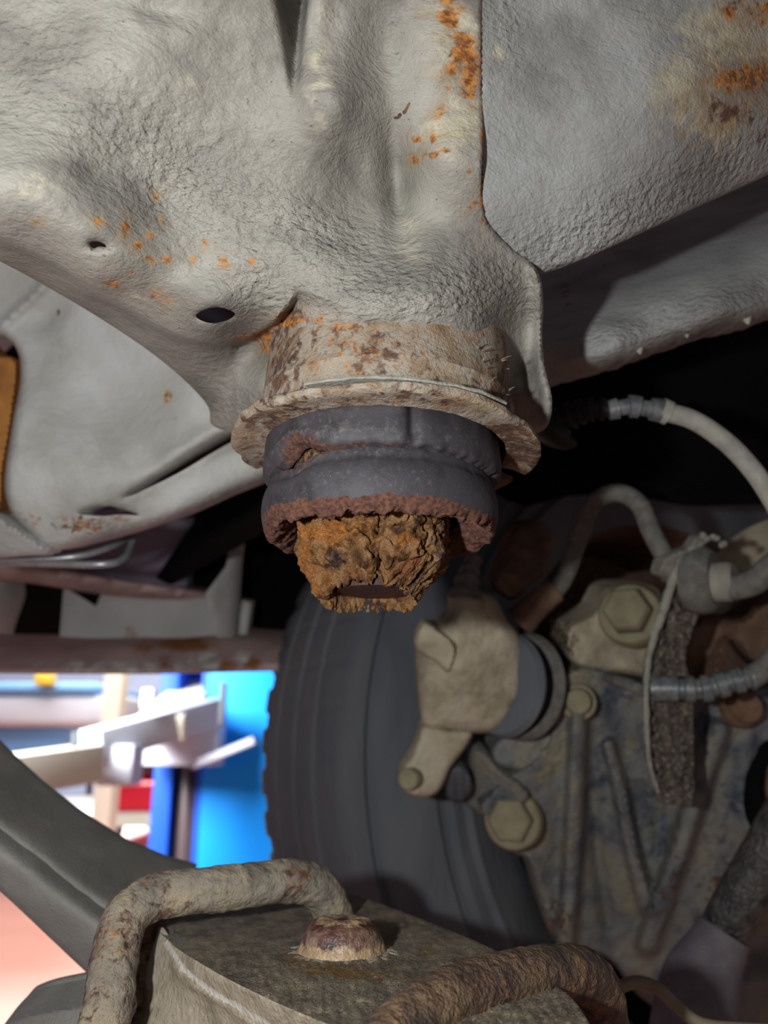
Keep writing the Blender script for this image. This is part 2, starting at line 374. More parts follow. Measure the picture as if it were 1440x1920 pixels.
M_PURP = material('purple_grey_panel', [(118, 112, 130), (136, 130, 146)], 12, 0.6, ((300, 0.0003),))
M_RUSTP = material('rust_brown_plate', [(140, 92, 44), (176, 120, 58)], 60, 0.8, ((500, 0.0005),))
M_CHROME = material('bare_brake_pipe', [(140, 142, 146), (170, 172, 176)], 80, 0.35, ((900, 0.0001),), metallic=0.5)
M_TUBE = material('oily_black_tube', [(40, 38, 38), (62, 60, 58), (80, 78, 74)], 120, 0.45, ((420, 0.0016),), spec=0.5)
M_BOOT = material('purple_grey_boot', [(92, 86, 92), (112, 106, 108)], 60, 0.7, ((500, 0.0004),))
M_WIRE = material('tan_wire', [(120, 108, 88), (142, 130, 106)], 60, 0.7, ((700, 0.0002),))
M_RUSTSHADE = material('rust_and_shade_brown', [(88, 66, 54), (120, 94, 74)], 60, 0.8, ((500, 0.0008),))  # brown for rusty castings and for the painted shade behind the fold
def flat(name, c, rough=0.5, sp_=0.3): return material(name, [tuple(int(v * 0.96) for v in c), c], 1.2, rough, (), spec=sp_)
M_FLOOR = material('pink_workshop_floor', [(212, 142, 120), (224, 156, 132)], 0.7, 0.45, ((6, 0.002),))
M_BLUE = flat('bright_blue_paint', (10, 150, 250)); M_DBLUE = flat('blue_paint', (28, 84, 190)); M_COLUMN = flat('dark_brown_cylinder', (72, 58, 58), 0.35)
M_ARM = flat('white_grey_paint', (206, 206, 216)); M_ARMD = flat('dark_steel_grey', (96, 98, 104)); M_WALL = flat('white_wall_paint', (214, 216, 224)); M_SKYW = flat('light_blue_wall_paint', (120, 170, 225))
M_RED = flat('red_paint', (214, 20, 44)); M_CREAM = flat('cream_paint', (236, 226, 206)); M_YELL = flat('yellow_paint', (240, 200, 70)); M_CONC = flat('pale_concrete', (232, 226, 220), 0.9)
M_GLASS = flat('dark_glass', (40, 46, 60), 0.1, 0.8)

# ================================================================== SETTING: the workshop round the lifted car
def struct(o, kind='structure'): o['kind'] = kind; return o
struct(box('floor', (-14, -6, -0.12), (10, 11, 0.0), M_FLOOR))
o = struct(box('ground', (-30, 11, -0.14), (16, 44, -0.02), M_CONC))
struct(box('wall_back', (-30, 27, 0), (16, 27.3, 7), flat('lilac_grey_wall_paint', (150, 156, 180))))
struct(box('wall_left', (-14.2, -6, 0), (-14, 11, 6), M_SKYW))
# unseen floor pan slab added over the car to stop light leaking in
UB = box('light_block_pan', (-1.3, -1.2, 1.90), (1.0, 1.9, 1.94), M_PURP, bev=0.01)
tag(UB, 'flat grey floor pan slab added unseen above the rail to block light', 'car body')

# ================================================================== CHASSIS RAIL (panels over the bump stop)
RAIL = thing('chassis_rail', 'big grey chassis rail with orange rust spots and two holes above the worn bump stop', 'chassis rail', at(700, 500, 0.25))
A_OUT = [(-220, -240), (300, -240), (600, -240), (880, -240), (903, -240), (904, -30), (904, 60), (905, 150), (907, 250), (904, 330), (906, 375), (916, 418), (955, 462), (1000, 497), (1016, 530), (1019, 580), (1017, 630), (1022, 690), (1034, 740),
         (1034, 775), (1024, 802), (1004, 812), (975, 812), (930, 812), (800, 830), (650, 830), (520, 815), (450, 815), (425, 808), (396, 795), (390, 762), (345, 712), (275, 655), (180, 592), (80, 533), (0, 490), (-60, 462), (-220, 380)]
A_D = [(-60, -60, .180), (0, 200, .187), (-60, 420, .200), (0, 435, .200), (0, 492, .226), (-60, 468, .224), (200, -60, .182), (250, 120, .187), (180, 330, .196), (120, 500, .213), (100, 545, .245), (170, 545, .222), (190, 598, .256),
       (300, 605, .236), (290, 668, .270), (350, 635, .243), (380, 720, .282), (440, 800, .296), (450, 720, .277), (490, 724, .263), (480, 660, .266), (540, 646, .2375), (600, 618, .229), (660, 607, .2250), (718, 603, .2238), (790, 607, .2255), (850, 624, .2300), (900, 648, .2372), (950, 724, .263), (930, 690, .250),
       (720, 720, .262), (650, 800, .28), (800, 800, .28), (970, 780, .283), (1028, 790, .262), (1018, 700, .256), (1018, 560, .249), (985, 610, .262), (975, 700, .272), (930, 560, .238), (1000, 505, .243), (915, 420, .227), (905, 380, .222), (905, 200, .213), (905, 0, .203), (905, -60, .20),
       (820, 480, .225), (820, 300, .213), (800, 100, .205), (740, 380, .232), (745, 300, .226), (720, 100, .212), (640, 200, .206), (640, 0, .200), (560, 300, .213), (500, 150, .202), (420, 0, .190), (400, 250, .205), (480, 400, .216), (600, 450, .222), (700, 520, .223),
       (300, 400, .210), (380, 500, .218), (460, 520, .220), (400, 570, .222), (405, 600, .226), (520, 560, .226), (330, 560, .222)]
RUSTA = [(840, 25, 26, 34, 10, .74), (868, 95, 34, 44, 0, .72), (880, 140, 24, 60, 0, .68), (850, 130, 26, 30, 30, .6), (822, 215, 12, 24, 15, .62), (812, 262, 10, 22, 0, .6), (780, 262, 16, 8, 20, .6), (776, 297, 15, 12, 0, .62), (812, 288, 34, 10, -15, .55), (835, 283, 12, 7, 0, .5), (880, 320, 5, 8, 0, .8),
         (885, 385, 20, 12, -30, .45), (905, 415, 6, 14, 0, .5), (904, 350, 5, 60, 0, .5), (905, 200, 5, 200, 0, .5), (293, 369, 6, 6, 0, .9), (183, 416, 12, 6, 10, .8), (70, 415, 12, 5, 0, .55), (236, 425, 8, 18, 0, .8), (257, 462, 11, 10, 0, .85), (300, 412, 8, 8, 0, .55), (281, 486, 14, 7, 15, .75), (313, 486, 8, 7, 0, .7),
         (362, 487, 7, 6, 0, .65), (384, 457, 5, 5, 0, .8), (418, 492, 12, 16, -20, .62), (470, 492, 7, 6, 0, .75), (280, 443, 6, 6, 0, .8), (160, 517, 6, 4, 0, .6), (215, 535, 40, 14, 25, .45), (290, 550, 50, 14, 25, .40), (240, 515, 40, 10, 20, .38), (545, 605, 50, 16, -15, .58), (500, 640, 16, 34, 10, .6), (590, 600, 26, 10, 0, .58), (480, 628, 40, 10, -10, .55), (448, 632, 14, 5, -10, .6)]
def a_extra(X, Y):
    d = np.zeros(len(X))
    # folded shadow groove that dies out downwards at the top, its right bank a ridge
    cx = 566 - 16 * np.clip(Y / 170, -1, 1); u = X - cx; k = np.clip(1 - np.maximum(Y, 0) / 185, 0, 1)
    v = np.where(u < 0, np.clip(1 + u / (56 * k + 4), 0, 1), np.clip(1 - u / 15, 0, 1)); v = v * v * (3 - 2 * v)
    d += 0.0175 * v * k
    d -= .0022 * np.exp(-((u - 34) / 22) ** 2) * np.clip(1 - Y / 330, 0, 1)
    # pocket between the pod and the cup, and the step down from the pod's rounded edge to the strip below it
    pts = np.array([(-60, 418), (0, 443), (100, 493), (210, 560), (330, 627), (375, 640), (420, 642), (470, 630), (515, 600), (545, 562), (556, 528)], float)
    dd, tt = dist_poly(pts, X, Y, False)
    under = inside(np.vstack([pts, [[720, 520], [720, 900], [-60, 900]]]), X, Y)
    sm = np.clip(dd / 13, 0, 1); sm = sm * sm * (3 - 2 * sm)
    fade = np.clip((.97 - tt) / .10, 0, 1) * np.where(X > 440, np.exp(-dd / 46), 1) * np.clip((tt - .0) / .25, .15, 1)
    d += np.where(under, .0115 * sm * fade, 0) * np.where(X > 440, 1.25, .55)
    d -= np.where(~under, .0014 * np.exp(-(dd / 20) ** 2), 0) * np.clip(1 - tt, 0, 1)
    return d
ap = relief('rail_panel', A_OUT, A_D, 0.0022, M_SEAL, RAIL, step=6, rr=5, rh=0.0012,
       holes=[[(367, 592), (385, 580), (408, 576), (432, 582), (441, 590), (425, 601), (400, 606), (380, 602)], [(168, 456), (180, 452), (195, 457), (200, 464), (186, 462), (175, 466)]],
       bumps=[(405, 572, 75, 42, 25, .0035), (640, 120, 60, 200, 8, .005), (745, 350, 26, 130, -3, -.006), (790, 470, 60, 60, 0, .002), (405, 590, 45, 22, 5, -.0022), (184, 460, 24, 14, 0, -.0025), (300, 20, 60, 20, 10, -.002), (230, 470, 60, 30, 25, .0012), (700, 330, 30, 100, -12, .002)],
       extra=a_extra, ridges=[([(1000, 505), (1008, 530), (1011, 600), (1010, 690), (1022, 745), (1022, 800)], 9, .0035)], noise_amp=0.0005, noise_px=60, sharp=60,
       paint={'rust': RUSTA, 'stain': [(x, y, rx * 1.7 + 3, ry * 1.7 + 3, ro, .62 * a_) for x, y, rx, ry, ro, a_ in RUSTA], 'brown': [([(742, 222), (755, 212), (762, 208), (770, 194)], 2.5, 1.5), ([(843, 104), (856, 97)], 2.5, 1.3), ([(903, 60), (905, 200), (904, 380), (916, 416)], 2.5, .8), (545, 600, 34, 34, -30, .75), (500, 625, 60, 16, -15, .6), (545, 60, 12, 80, 0, .45)], 'pale': [(850, 235, 60, 70, 10, .85), (860, 60, 60, 90, 0, .7), (600, 120, 34, 150, 0, .55), (770, 440, 40, 60, 0, .4), (330, 160, 50, 20, 0, .35), (250, 560, 60, 20, 20, .4), (60, 340, 90, 40, 0, .35)],  # brown also paints shade into the pod pocket and the top groove
              'tex': [(300, 300, 330, 90, 38, .8), (560, 430, 200, 60, 30, .9), (780, 550, 260, 60, 0, 1), (80, 120, 140, 100, 30, .5), (480, 520, 90, 60, 40, .8), (430, 760, 90, 60, 40, .5)]})
B_OUT = [(897, -240), (897, 60), (898, 150), (898, 250), (897, 330), (898, 375), (912, 420), (950, 464), (990, 497), (1012, 514), (1100, 483), (1200, 438), (1300, 392), (1440, 328), (1520, 290), (1760, 190), (1760, -240), (1200, -240)]
relief('side_panel', B_OUT, [(911, -60, .2010), (911, 0, .2040), (911, 100, .2090), (911, 200, .2142), (911, 300, .2184), (911, 380, .2232), (930, 440, .2308), (1010, 510, .2470), (1010, 250, .222), (1050, 0, .212), (1150, 250, .226), (1200, 430, .252), (1120, 470, .250), (1100, 380, .236), (1300, 0, .222), (1300, 250, .236), (1320, 380, .262), (1440, 320, .268), (1440, 100, .24), (1520, -60, .232), (1520, 290, .276), (1440, 240, .252)],
       0.0022, M_SEAL2, RAIL, step=8, rr=8, rh=0.0022, noise_amp=0.0005, noise_px=70, bumps=[(1300, 230, 90, 50, -20, -.002)], smooth_outline=True, sharp=60,
       paint={'stain': [(1390, 150, 110, 70, -10, .75), (1350, 215, 70, 60, 0, .7), (1400, 30, 80, 40, 0, .6)], 'rust': [(1400, 145, 70, 34, -10, .56), (1360, 150, 30, 40, 0, .5), (1440, 20, 60, 30, 0, .5), (1370, 25, 30, 20, 0, .45)], 'brown': [(1370, 210, 60, 40, 0, .62), (1420, 150, 90, 40, 0, .55), (1380, 20, 80, 30, 0, .3), (1440, 250, 80, 40, -10, .35)], 'pale': [(1290, 150, 70, 110, 30, .7), (1380, 80, 130, 90, 0, .8), (1340, 240, 60, 50, 0, .6), (940, 100, 20, 60, 0, .4)],
              'tex': [(1150, 420, 260, 60, -22, 1), (1350, 320, 140, 60, -25, .8), (945, 60, 30, 90, 0, .4)]})
# lower box of the rail, seen beyond the panel's edge, with three hanging drops of sealer
OUTER = thing('outer_rail', 'rounded grey outer rail half in shadow on the right above the dark wheel arch', 'chassis rail', at(1240, 560, 0.34))
relief('rail_body', [(975, 480), (1100, 440), (1300, 360), (1520, 250), (1760, 130), (1760, 480), (1520, 562), (1440, 590), (1370, 606), (1300, 628), (1200, 664), (1120, 688), (1040, 712), (975, 735)],
       [(1000, 470, .415), (1300, 340, .42), (1520, 240, .425), (1000, 560, .365), (1200, 480, .37), (1450, 370, .375), (1000, 620, .322), (1240, 560, .318), (1500, 460, .322), (1040, 700, .326), (1240, 645, .321), (1500, 565, .325), (1150, 620, .312), (1350, 550, .311)],
       0.03, M_SEAL2, OUTER, step=9, rr=30, rh=0.012, noise_amp=0.0012, noise_px=60, ridges=[([(1040, 690), (1240, 620), (1520, 520)], 14, .0012)], edge_noise=3,
       paint={'tex': [(1240, 610, 300, 34, -17, 1)], 'brown': [(1060, 560, 30, 80, 0, .3)]})
for k, (x, y, r) in enumerate(((1401, 600, .0014), (1288, 629, .0008), (1199, 657, .0012))):
    p = at(x, y, 0.322)
    lathe('sealer_drop', p, (0.1, 0, -1), [(0.0001, -r * 2.5), (r, -r * 1.6), (r * 1.35, -r * .5), (r * .9, r * .5), (r * .3, r * 1.3), (0.0001, r * 1.5)], M_PIPE, OUTER, seg=16)

# ================================================================== CUP
CX, CY = 0.0006, 0.2400
CUP = thing('bump_stop_cup', 'round rusty steel cup with a bent flange welded under the rail around the black rubber', 'mounting cup', (CX, CY, 1.591))
AX = np.array([0.030, 0.0, 1.0]); AX /= np.linalg.norm(AX)
def cup_disp(V, A, R, Hh):
    th = (np.degrees(A) + 180) % 360 - 180
    n = fbm(V * 260, 4); V = V + AX * (0.00022 * n)[:, None]
    out = V - np.array([CX, CY, 0]); out[:, 2] = 0; out /= np.linalg.norm(out, axis=1)[:, None] + 1e-9
    V = V + out * (0.0003 * fbm(V * 180 + 5, 3))[:, None]
    return V
def cup_attr(V, A, R, Hh):
    th = (np.degrees(A) + 180) % 360 - 180
    return {'rust': np.clip(0.10 + 0.28 * fbm(V * 70, 2) + 0.14 * (Hh > 0.012), 0.05, .40), 'brown': np.clip(.35 + .4 * vnoise(V * 60) + .25 * (th > 50), .05, 1) * .8}
lathe('collar', (CX, CY, 1.5905), AX, [(.0408, 0), (.0404, .0035), (.0408, .0048), (.0401, .0062), (.0401, .0118), (.0407, .0130), (.0398, .0150), (.0396, .0245), (.0388, .034), (.0372, .034), (.0378, .020), (.0382, 0)], M_CUP, CUP, seg=220, closed=True, disp=cup_disp, attrs=cup_attr, sharp=50)
def flange_disp(V, A, R, Hh):
    th = (np.degrees(A) + 180) % 360 - 180
    V = cup_disp(V, A, R, Hh); rr_ = np.clip((R - .0385) / .0105, 0, 1)
    droop = -0.0018 * rr_ * (1 / (1 + np.exp(-(th - 62) / 4)))
    droop += 0.0006 * rr_ * np.sin(np.radians(th) * 5)
    V = V + AX * droop[:, None]
    out = V - np.array([CX, CY, 0]); out[:, 2] = 0; out /= np.linalg.norm(out, axis=1)[:, None] + 1e-9
    # bites out of the rim
    bite = 0.0012 * np.exp(-((th + 36) / 1.5) ** 2) + 0.0016 * np.exp(-((th + 96) / 4) ** 2) + 0.0008 * np.exp(-((th - 50) / 5) ** 2)
    return V - out * (bite * rr_)[:, None]
lathe('flange', (CX, CY, 1.5905), AX, [(.0380, -.0004), (.0400, .0006), (.0404, .0028), (.0440, .0024), (.0478, .0016), (.0487, .0009), (.0487, -.0006), (.0476, -.0014), (.0430, -.0006), (.0395, -.0008), (.0381, -.0010)], M_CUP, CUP, seg=240, a0=-112, a1=104, closed=True, disp=flange_disp, attrs=cup_attr, sharp=50)
# brown curled end of the flange behind its cut edge on the right, and the left stub
lathe('flange_end', (CX, CY, 1.5880), AX, [(.0375, 0), (.0410, .0008), (.0446, -.0002), (.0446, -.0018), (.0410, -.0016), (.0375, -.0016)], M_CUP, CUP, seg=20, a0=108, a1=132, closed=True, disp=cup_disp, attrs=lambda V, A, R, H: {'brown': np.full(len(V), .8)})
lathe('flange_shim', (CX, CY, 1.5945), AX, [(.0408, 0), (.0470, -.0003), (.0474, -.0010), (.0470, -.0014), (.0408, -.0012)], M_FINEDGE, CUP, seg=90, a0=-28, a1=46, closed=True, disp=cup_disp)
# fibrous rust flakes at the torn right end of the collar
rng = random.Random(3)
for k in range(26):
    t = math.radians(rng.uniform(38, 66)); h = rng.uniform(.006, .022); r = .0405
    p = np.array([CX + r * math.sin(t) + h * .03, CY - r * math.cos(t), 1.5905 + h])
    L = rng.uniform(.001, .0032)
    dr = np.array([math.sin(t) * .7 + rng.uniform(-.4, .4), -math.cos(t) * .7 - .2, rng.uniform(-.3, .6)])
    if k < 14: tube('rust_flake', [p, p + dr * L * .6, p + dr * L + [0, 0, -.0004]], [.00022, .00014, .00005], M_DIRT, CUP, seg=5, n=3, world=True)

# ================================================================== BUMP STOP
STOP = thing('bump_stop', 'worn black rubber bump stop with cracked rings and crumbling orange foam underneath', 'bump stop', (CX - .0016, CY, 1.540))
SX = CX - .0012
def outv(V, cx=SX):
    o_ = V - np.array([cx, CY, 0]); o_[:, 2] = 0; return o_ / (np.linalg.norm(o_, axis=1)[:, None] + 1e-9)
def thd(A): return (np.degrees(A) + 180) % 360 - 180
def dense(prof, n=5):
    P = catmull(np.c_[prof, np.zeros(len(prof))], n, closed=True)[:, :2]; return P
def up_disp(V, A, R, Hh):
    th = thd(A); t = np.clip((Hh - 0) / .012, 0, 1)
    lift = 0.0042 * np.exp(-((th + 44) / 14) ** 2) + .0007 * np.exp(-((th + 5) / 40) ** 2) + .0005 * vnoise(np.c_[th / 2.2, th * 0, th * 0])
    V = V + np.array([0, 0, 1.0]) * (lift * (1 - t))[:, None]
    dr = -.0022 * np.exp(-((th - 13.5) / 2.6) ** 2) * np.clip((Hh + .002) / .006, 0, 1) - .0009 * np.exp(-((th - 40) / 26) ** 2) * (th > 13.5) * np.clip(Hh / .012, 0, 1) + .0005 * np.exp(-((th - 9) / 4) ** 2)
    dr += .0003 * vnoise(V * 60)
    dr += .00035 * vnoise(V * 900) * np.clip(1 - Hh / .0016, 0, 1)
    dr += -.0016 * np.exp(-((th + 50) / 16) ** 2) * np.clip(1 - Hh / .004, 0, 1) + .0008 * np.exp(-((th + 38) / 16) ** 2) * np.exp(-((Hh - .0042) / .0015) ** 2)
    return V + outv(V) * dr[:, None]
def up_attr(V, A, R, Hh):
    th = thd(A)
    r = .95 * np.exp(-((th + 42) / 17) ** 2) * np.clip(1.15 - Hh / .0050, 0, 1) + .5 * np.exp(-((th + 10) / 30) ** 2) * np.clip(1 - Hh / .0012, 0, 1)
    return {'rust': r, 'dust': .22 * np.exp(-((th + 30) / 22) ** 2) * np.exp(-((Hh - .006) / .005) ** 2) + .16 * np.exp(-((Hh - .004) / .003) ** 2)}
UPP = [(.0318, 0), (.0350, -.0001), (.0362, .0004), (.0370, .0020), (.0373, .0045), (.0371, .0085), (.0369, .0125), (.0362, .0150), (.0350, .0170), (.0342, .022), (.030, .022), (.0295, .010)]
lathe('upper_ring', (SX, CY, 1.5785), (0, 0, 1), dense(UPP, 4), M_RUBBER, STOP, seg=300, closed=True, disp=up_disp, attrs=up_attr, sharp=60)
def neck_disp(V, A, R, Hh): return V + outv(V) * (.0009 * fbm(V * 500, 3))[:, None]
lathe('torn_core', (SX, CY, 1.572), (0, 0, 1), [(.026, 0), (.0290, .003), (.0300, .006), (.0298, .010), (.0290, .013), (.026, .016)], M_FOAM, STOP, seg=200, closed=True, disp=neck_disp, attrs=lambda V, A, R, H: {'dark': np.full(len(V), .6)}, sharp=60)
def lo_disp(V, A, R, Hh):
    th = thd(A); top = np.clip((Hh - .010) / .006, 0, 1)
    drop = -.0028 * np.exp(-((th + 46) / 14) ** 2) * top + .0004 * vnoise(np.c_[th / 2.5, th * 0 + 4, th * 0]) * top
    under = np.clip(1 - Hh / .0035, 0, 1) * (R > .024)
    z = drop - .0012 * under * np.exp(-((th + 20) / 40) ** 2) + under * (.0014 * fbm(V * 420, 4) + .0010 * np.exp(-((th + 33) / 2.0) ** 2))
    # broken-out pockets left and right of the foam
    pock = np.exp(-((R - .0275) / .0045) ** 2) * (1.1 * np.exp(-((th + 52) / 15) ** 2) + .8 * np.exp(-((th - 72) / 14) ** 2) + .35) * (Hh < .006)
    z = z + .0065 * pock + .0016 * pock * vnoise(V * 500)
    V = V + np.array([0, 0, 1.0]) * z[:, None]
    dr = .0004 * vnoise(V * 55 + 3) + under * .0006 * fbm(V * 600, 3) - .0009 * np.exp(-((th + 33) / 1.8) ** 2) * np.clip(1 - Hh / .007, 0, 1)
    dr += .0005 * np.exp(-((th - 55) / 25) ** 2) * np.exp(-((Hh - .006) / .004) ** 2)
    return V + outv(V) * dr[:, None]
def lo_attr(V, A, R, Hh):
    th = thd(A)
    edge = .0034 + .0016 * np.exp(-((th + 60) / 25) ** 2) + .0006 * vnoise(np.c_[th / 9, th * 0, th * 0 + 2]) + .0005 * vnoise(np.c_[th / 2, th * 0 + 5, th * 0]) + .0006 * np.exp(-((th - 80) / 25) ** 2)
    r = 1.25 * np.clip((edge - Hh) / .0012 + .5, 0, 1) + .42 * np.exp(-((th + 62) / 22) ** 2) * np.clip(1.1 - Hh / .013, 0, 1) + .5 * np.clip((Hh - .0135) / .003, 0, 1) * np.exp(-((th + 40) / 24) ** 2)
    pk = 1.3 * np.exp(-((R - .0262) / .0050) ** 2) * (np.exp(-((th + 52) / 15) ** 2) + .8 * np.exp(-((th - 72) / 14) ** 2)) * (Hh < .015)
    return {'rust': r, 'pit': pk, 'dust': .18 * np.exp(-((Hh - .009) / .004) ** 2) * np.exp(-((th + 15) / 45) ** 2) + .26 * np.clip((Hh - .013) / .003, 0, 1) * np.exp(-((th + 20) / 40) ** 2)}
LOP = [(.0245, .006), (.0265, .0012), (.0300, .0001), (.0330, .0000), (.0348, .0010), (.0360, .0034), (.0367, .0070), (.0367, .0105), (.0361, .0132), (.0350, .0152), (.0346, .0174), (.0335, .0182), (.028, .017), (.0255, .012)]
lathe('lower_ring', (SX - .0006, CY, 1.5607), (0.0, 0, 1), dense(LOP, 5), M_RUBBER, STOP, seg=360, closed=True, disp=lo_disp, attrs=lo_attr, sharp=60)
# hollow, torn foam tube hanging out of the rings
FX = SX - .0030
def fo_disp(V, A, R, Hh):
    th = thd(A); t = np.clip(1 - Hh / .020, 0, 1); o_ = outv(V, FX); outer = (R > .0139).astype(float)
    near = np.cos(np.radians(th))
    rim = .0012 * vnoise(np.c_[th / 11, th * 0, th * 0]) + .0010 * vnoise(np.c_[th / 4, th * 0 + 7, th * 0]) + .0006 * vnoise(np.c_[th / 1.6, th * 0 + 3, th * 0])
    rim += .0030 * np.exp(-((th - 7) / 6) ** 2) * (near > 0) + .0014 * np.exp(-((th - 32) / 9) ** 2) * (near > 0) + .0012 * np.exp(-((th + 28) / 14) ** 2) - .0012 * np.exp(-((th + 6) / 5) ** 2)
    bk = np.abs(th) > 110
    rim -= bk * (.0010 - .0022 * np.exp(-((np.abs(th) - 172) / 10) ** 2))
    rim += .0022 * np.clip(near, 0, 1) ** 1.0
    dz = rim * t
    d = .0024 * fbm(V * 110 + 3, 2) + .0009 * vnoise(V * 330) + .0005 * vnoise(V * 800) + .0004 * vnoise(V * 1800)
    pit = np.clip(vnoise(V * 420 + 11) - .35, 0, 1); d -= .0026 * pit; cn = vnoise(V * 130 + 40) + .35 * vnoise(V * 500 + 2); d -= .0024 * np.exp(-(cn / .07) ** 2)
    d += .0016 * np.exp(-((th + 28) / 18) ** 2) * np.exp(-((Hh - .006) / .003) ** 2)                      # smooth bruise-coloured bulge on the left
    d -= .0050 * np.exp(-((th + 10.5) / 2.6) ** 2) * np.exp(-((Hh - .0075) / .0026) ** 2)                  # dark slots
    d -= .0040 * np.exp(-((th - 10) / 3.5) ** 2) * np.exp(-((Hh - .0045) / .002) ** 2)
    d -= .0030 * np.exp(-((th - 6) / 4) ** 2) * np.exp(-((Hh - .0150) / .003) ** 2)
    d += .0010 * np.exp(-((th - 38) / 14) ** 2) * np.exp(-((Hh - .007) / .006) ** 2)
    d = np.where(outer > 0, d, d * .25)
    V = V + o_ * d[:, None]; V[:, 2] += dz
    return V
def fo_attr(V, A, R, Hh):
    th = thd(A); n = vnoise(V * 120)
    return {'rust': (.75 * np.exp(-((th + 30) / 26) ** 2) * np.exp(-((Hh - .0145) / .005) ** 2) + .55 * np.exp(-((th - 25) / 14) ** 2) * np.exp(-((Hh - .0120) / .003) ** 2) + .6 * np.exp(-((th + 70) / 20) ** 2)) * (R > .0139),
            'dark': (.9 * np.exp(-((th + 30) / 13) ** 2) * np.exp(-((Hh - .0058) / .0024) ** 2) + .5 * np.exp(-((th - 60) / 14) ** 2)),
            'red': .5 * np.exp(-((th - 34) / 20) ** 2) * np.exp(-((Hh - .004) / .006) ** 2) + .5 * np.exp(-((th + 18) / 20) ** 2) * np.exp(-((Hh - .001) / .002) ** 2) + .6 * (R < .0139) * (Hh > .003)}
hs = np.linspace(.024, 0, 90)
outer = [(np.interp(h, [0, .002, .005, .009, .014, .018, .024], [.0148, .0166, .0190, .0210, .0222, .0236, .0242]), h) for h in hs]
rimp = [(.0138, -.0004), (.0130, -.0002)]
inner = [(np.interp(h, [0, .006, .018], [.0124, .0124, .012]), h) for h in np.linspace(.0005, .020, 14)]
lathe('foam_core', (FX, CY, 1.5432), (0.02, 0, 1), outer + rimp + inner, M_FOAM, STOP, seg=420, closed=True, disp=fo_disp, attrs=fo_attr, sharp=75)
lathe('core_lining', (FX + .0010, CY + .0005, 1.5437), (0.02, 0, 1), [(.0118, .0012), (.0120, .0022), (.0120, .012), (.010, .0155), (.0001, .0165), (.0001, .018), (.0120, .018), (.0136, .013)], M_FOAMIN, STOP, seg=80, sharp=60)
# frayed crumbs along the lower edge
for k in range(90):
    a = rng.uniform(95, 265); t = math.radians(a); near = math.cos(t) > 0; r = .0132 if not near else .0156
    z = 1.5432 + rng.uniform(-.0014, .0006) - (.0008 if not near else 0)
    p = np.array([FX + r * math.sin(t), CY - r * math.cos(t), z]); s = rng.uniform(.0003, .0008)
    bm = bmesh.new(); bmesh.ops.create_icosphere(bm, subdivisions=2, radius=s)
    V = np.array([v.co[:] for v in bm.verts]); Fs = [[v.index for v in f.verts] for f in bm.faces]; bm.free()
    V[:, 2] *= rng.uniform(1.0, 1.9); V = V * (1 + .45 * fbm(V * 1500 + k, 2))[:, None] + p
    if k == 0: CR_V, CR_F, CRN = [], [], 0
    CR_V.append(V); CR_F += [[i + CRN for i in f] for f in Fs]; CRN += len(V)
cr = finish('foam_crumbs', np.vstack(CR_V), CR_F, M_FOAM, STOP, sharp=70); cr['kind'] = 'stuff'

# ================================================================== INNER FRAME (blurred, left)
INNER = thing('inner_frame_member', 'pale blurred pressed steel member with an oval hole behind the rail on the left', 'frame member', at(200, 800, 0.40))
def d_extra(X, Y):
    # the pressing swells above and below the fold that runs up to the cup
    ly = np.interp(X, [150, 225, 300, 380, 435, 520], [965, 932, 882, 832, 806, 775]); s = Y - ly
    tap = np.clip((X - 215) / 110, 0, 1)
    return - 0.010 * tap * np.exp(-((s + 6) / 30) ** 2) - .012 * tap * np.exp(-((s - 95) / 60) ** 2)
relief('member_body', [(-60, 440), (60, 500), (200, 560), (320, 640), (460, 720), (560, 760), (560, 845), (500, 895), (430, 925), (340, 965), (250, 995), (160, 1020), (95, 1032), (60, 1005), (20, 960), (8, 900), (22, 800), (38, 700), (20, 640), (-60, 600)],
       [(-60, 440, .36), (0, 560, .37), (120, 600, .362), (60, 800, .352), (15, 930, .352), (200, 780, .362), (320, 700, .355), (330, 800, .35), (220, 900, .352), (100, 1000, .362), (250, 990, .375), (400, 940, .378), (500, 850, .375), (560, 800, .372), (430, 850, .37), (430, 740, .345), (180, 960, .355)],
       0.02, M_SEALFAR, INNER, step=8, rr=18, rh=.010, extra=d_extra, sharp=65, noise_amp=.001, noise_px=90,
       holes=[[(143, 962), (165, 952), (190, 948), (220, 952), (262, 966), (225, 965), (190, 968), (165, 966)], [(228, 931), (262, 905), (330, 861), (400, 821), (433, 803), (470, 790), (500, 800), (490, 815), (446, 824), (400, 848), (340, 884), (280, 914), (245, 930)]],
       ridges=[([(-10, 625), (90, 530)], 9, .004)], bumps=[(90, 590, 40, 20, -40, -.004)],
       paint={'rust': [(160, 985, 60, 18, 5, .5), (60, 975, 30, 16, 0, .35), (315, 745, 14, 14, 0, .5), (225, 972, 40, 8, 10, .5)], 'brown': [(150, 985, 70, 22, 5, .5), (335, 785, 20, 10, 20, .4), (110, 585, 16, 10, 0, .45)], 'pale': [(315, 740, 20, 18, 0, .7), (152, 990, 30, 8, 0, .7)]})
relief('fold_shade_plate', [(200, 930), (300, 850), (440, 770), (530, 760), (530, 850), (440, 880), (300, 950), (220, 960)], [(250, 920, .40), (450, 820, .41), (400, 870, .40)], .01, M_RUSTSHADE, INNER, step=14, smooth_outline=False)  # brown plate behind the slot paints its wedge of shade
relief('rusty_gusset', [(-60, 640), (0, 664), (28, 672), (34, 700), (22, 800), (8, 880), (0, 960), (-60, 960)], [(0, 700, .375), (20, 900, .37), (-60, 800, .372)], .012, M_RUSTP, INNER, step=5, rr=8, rh=.004)
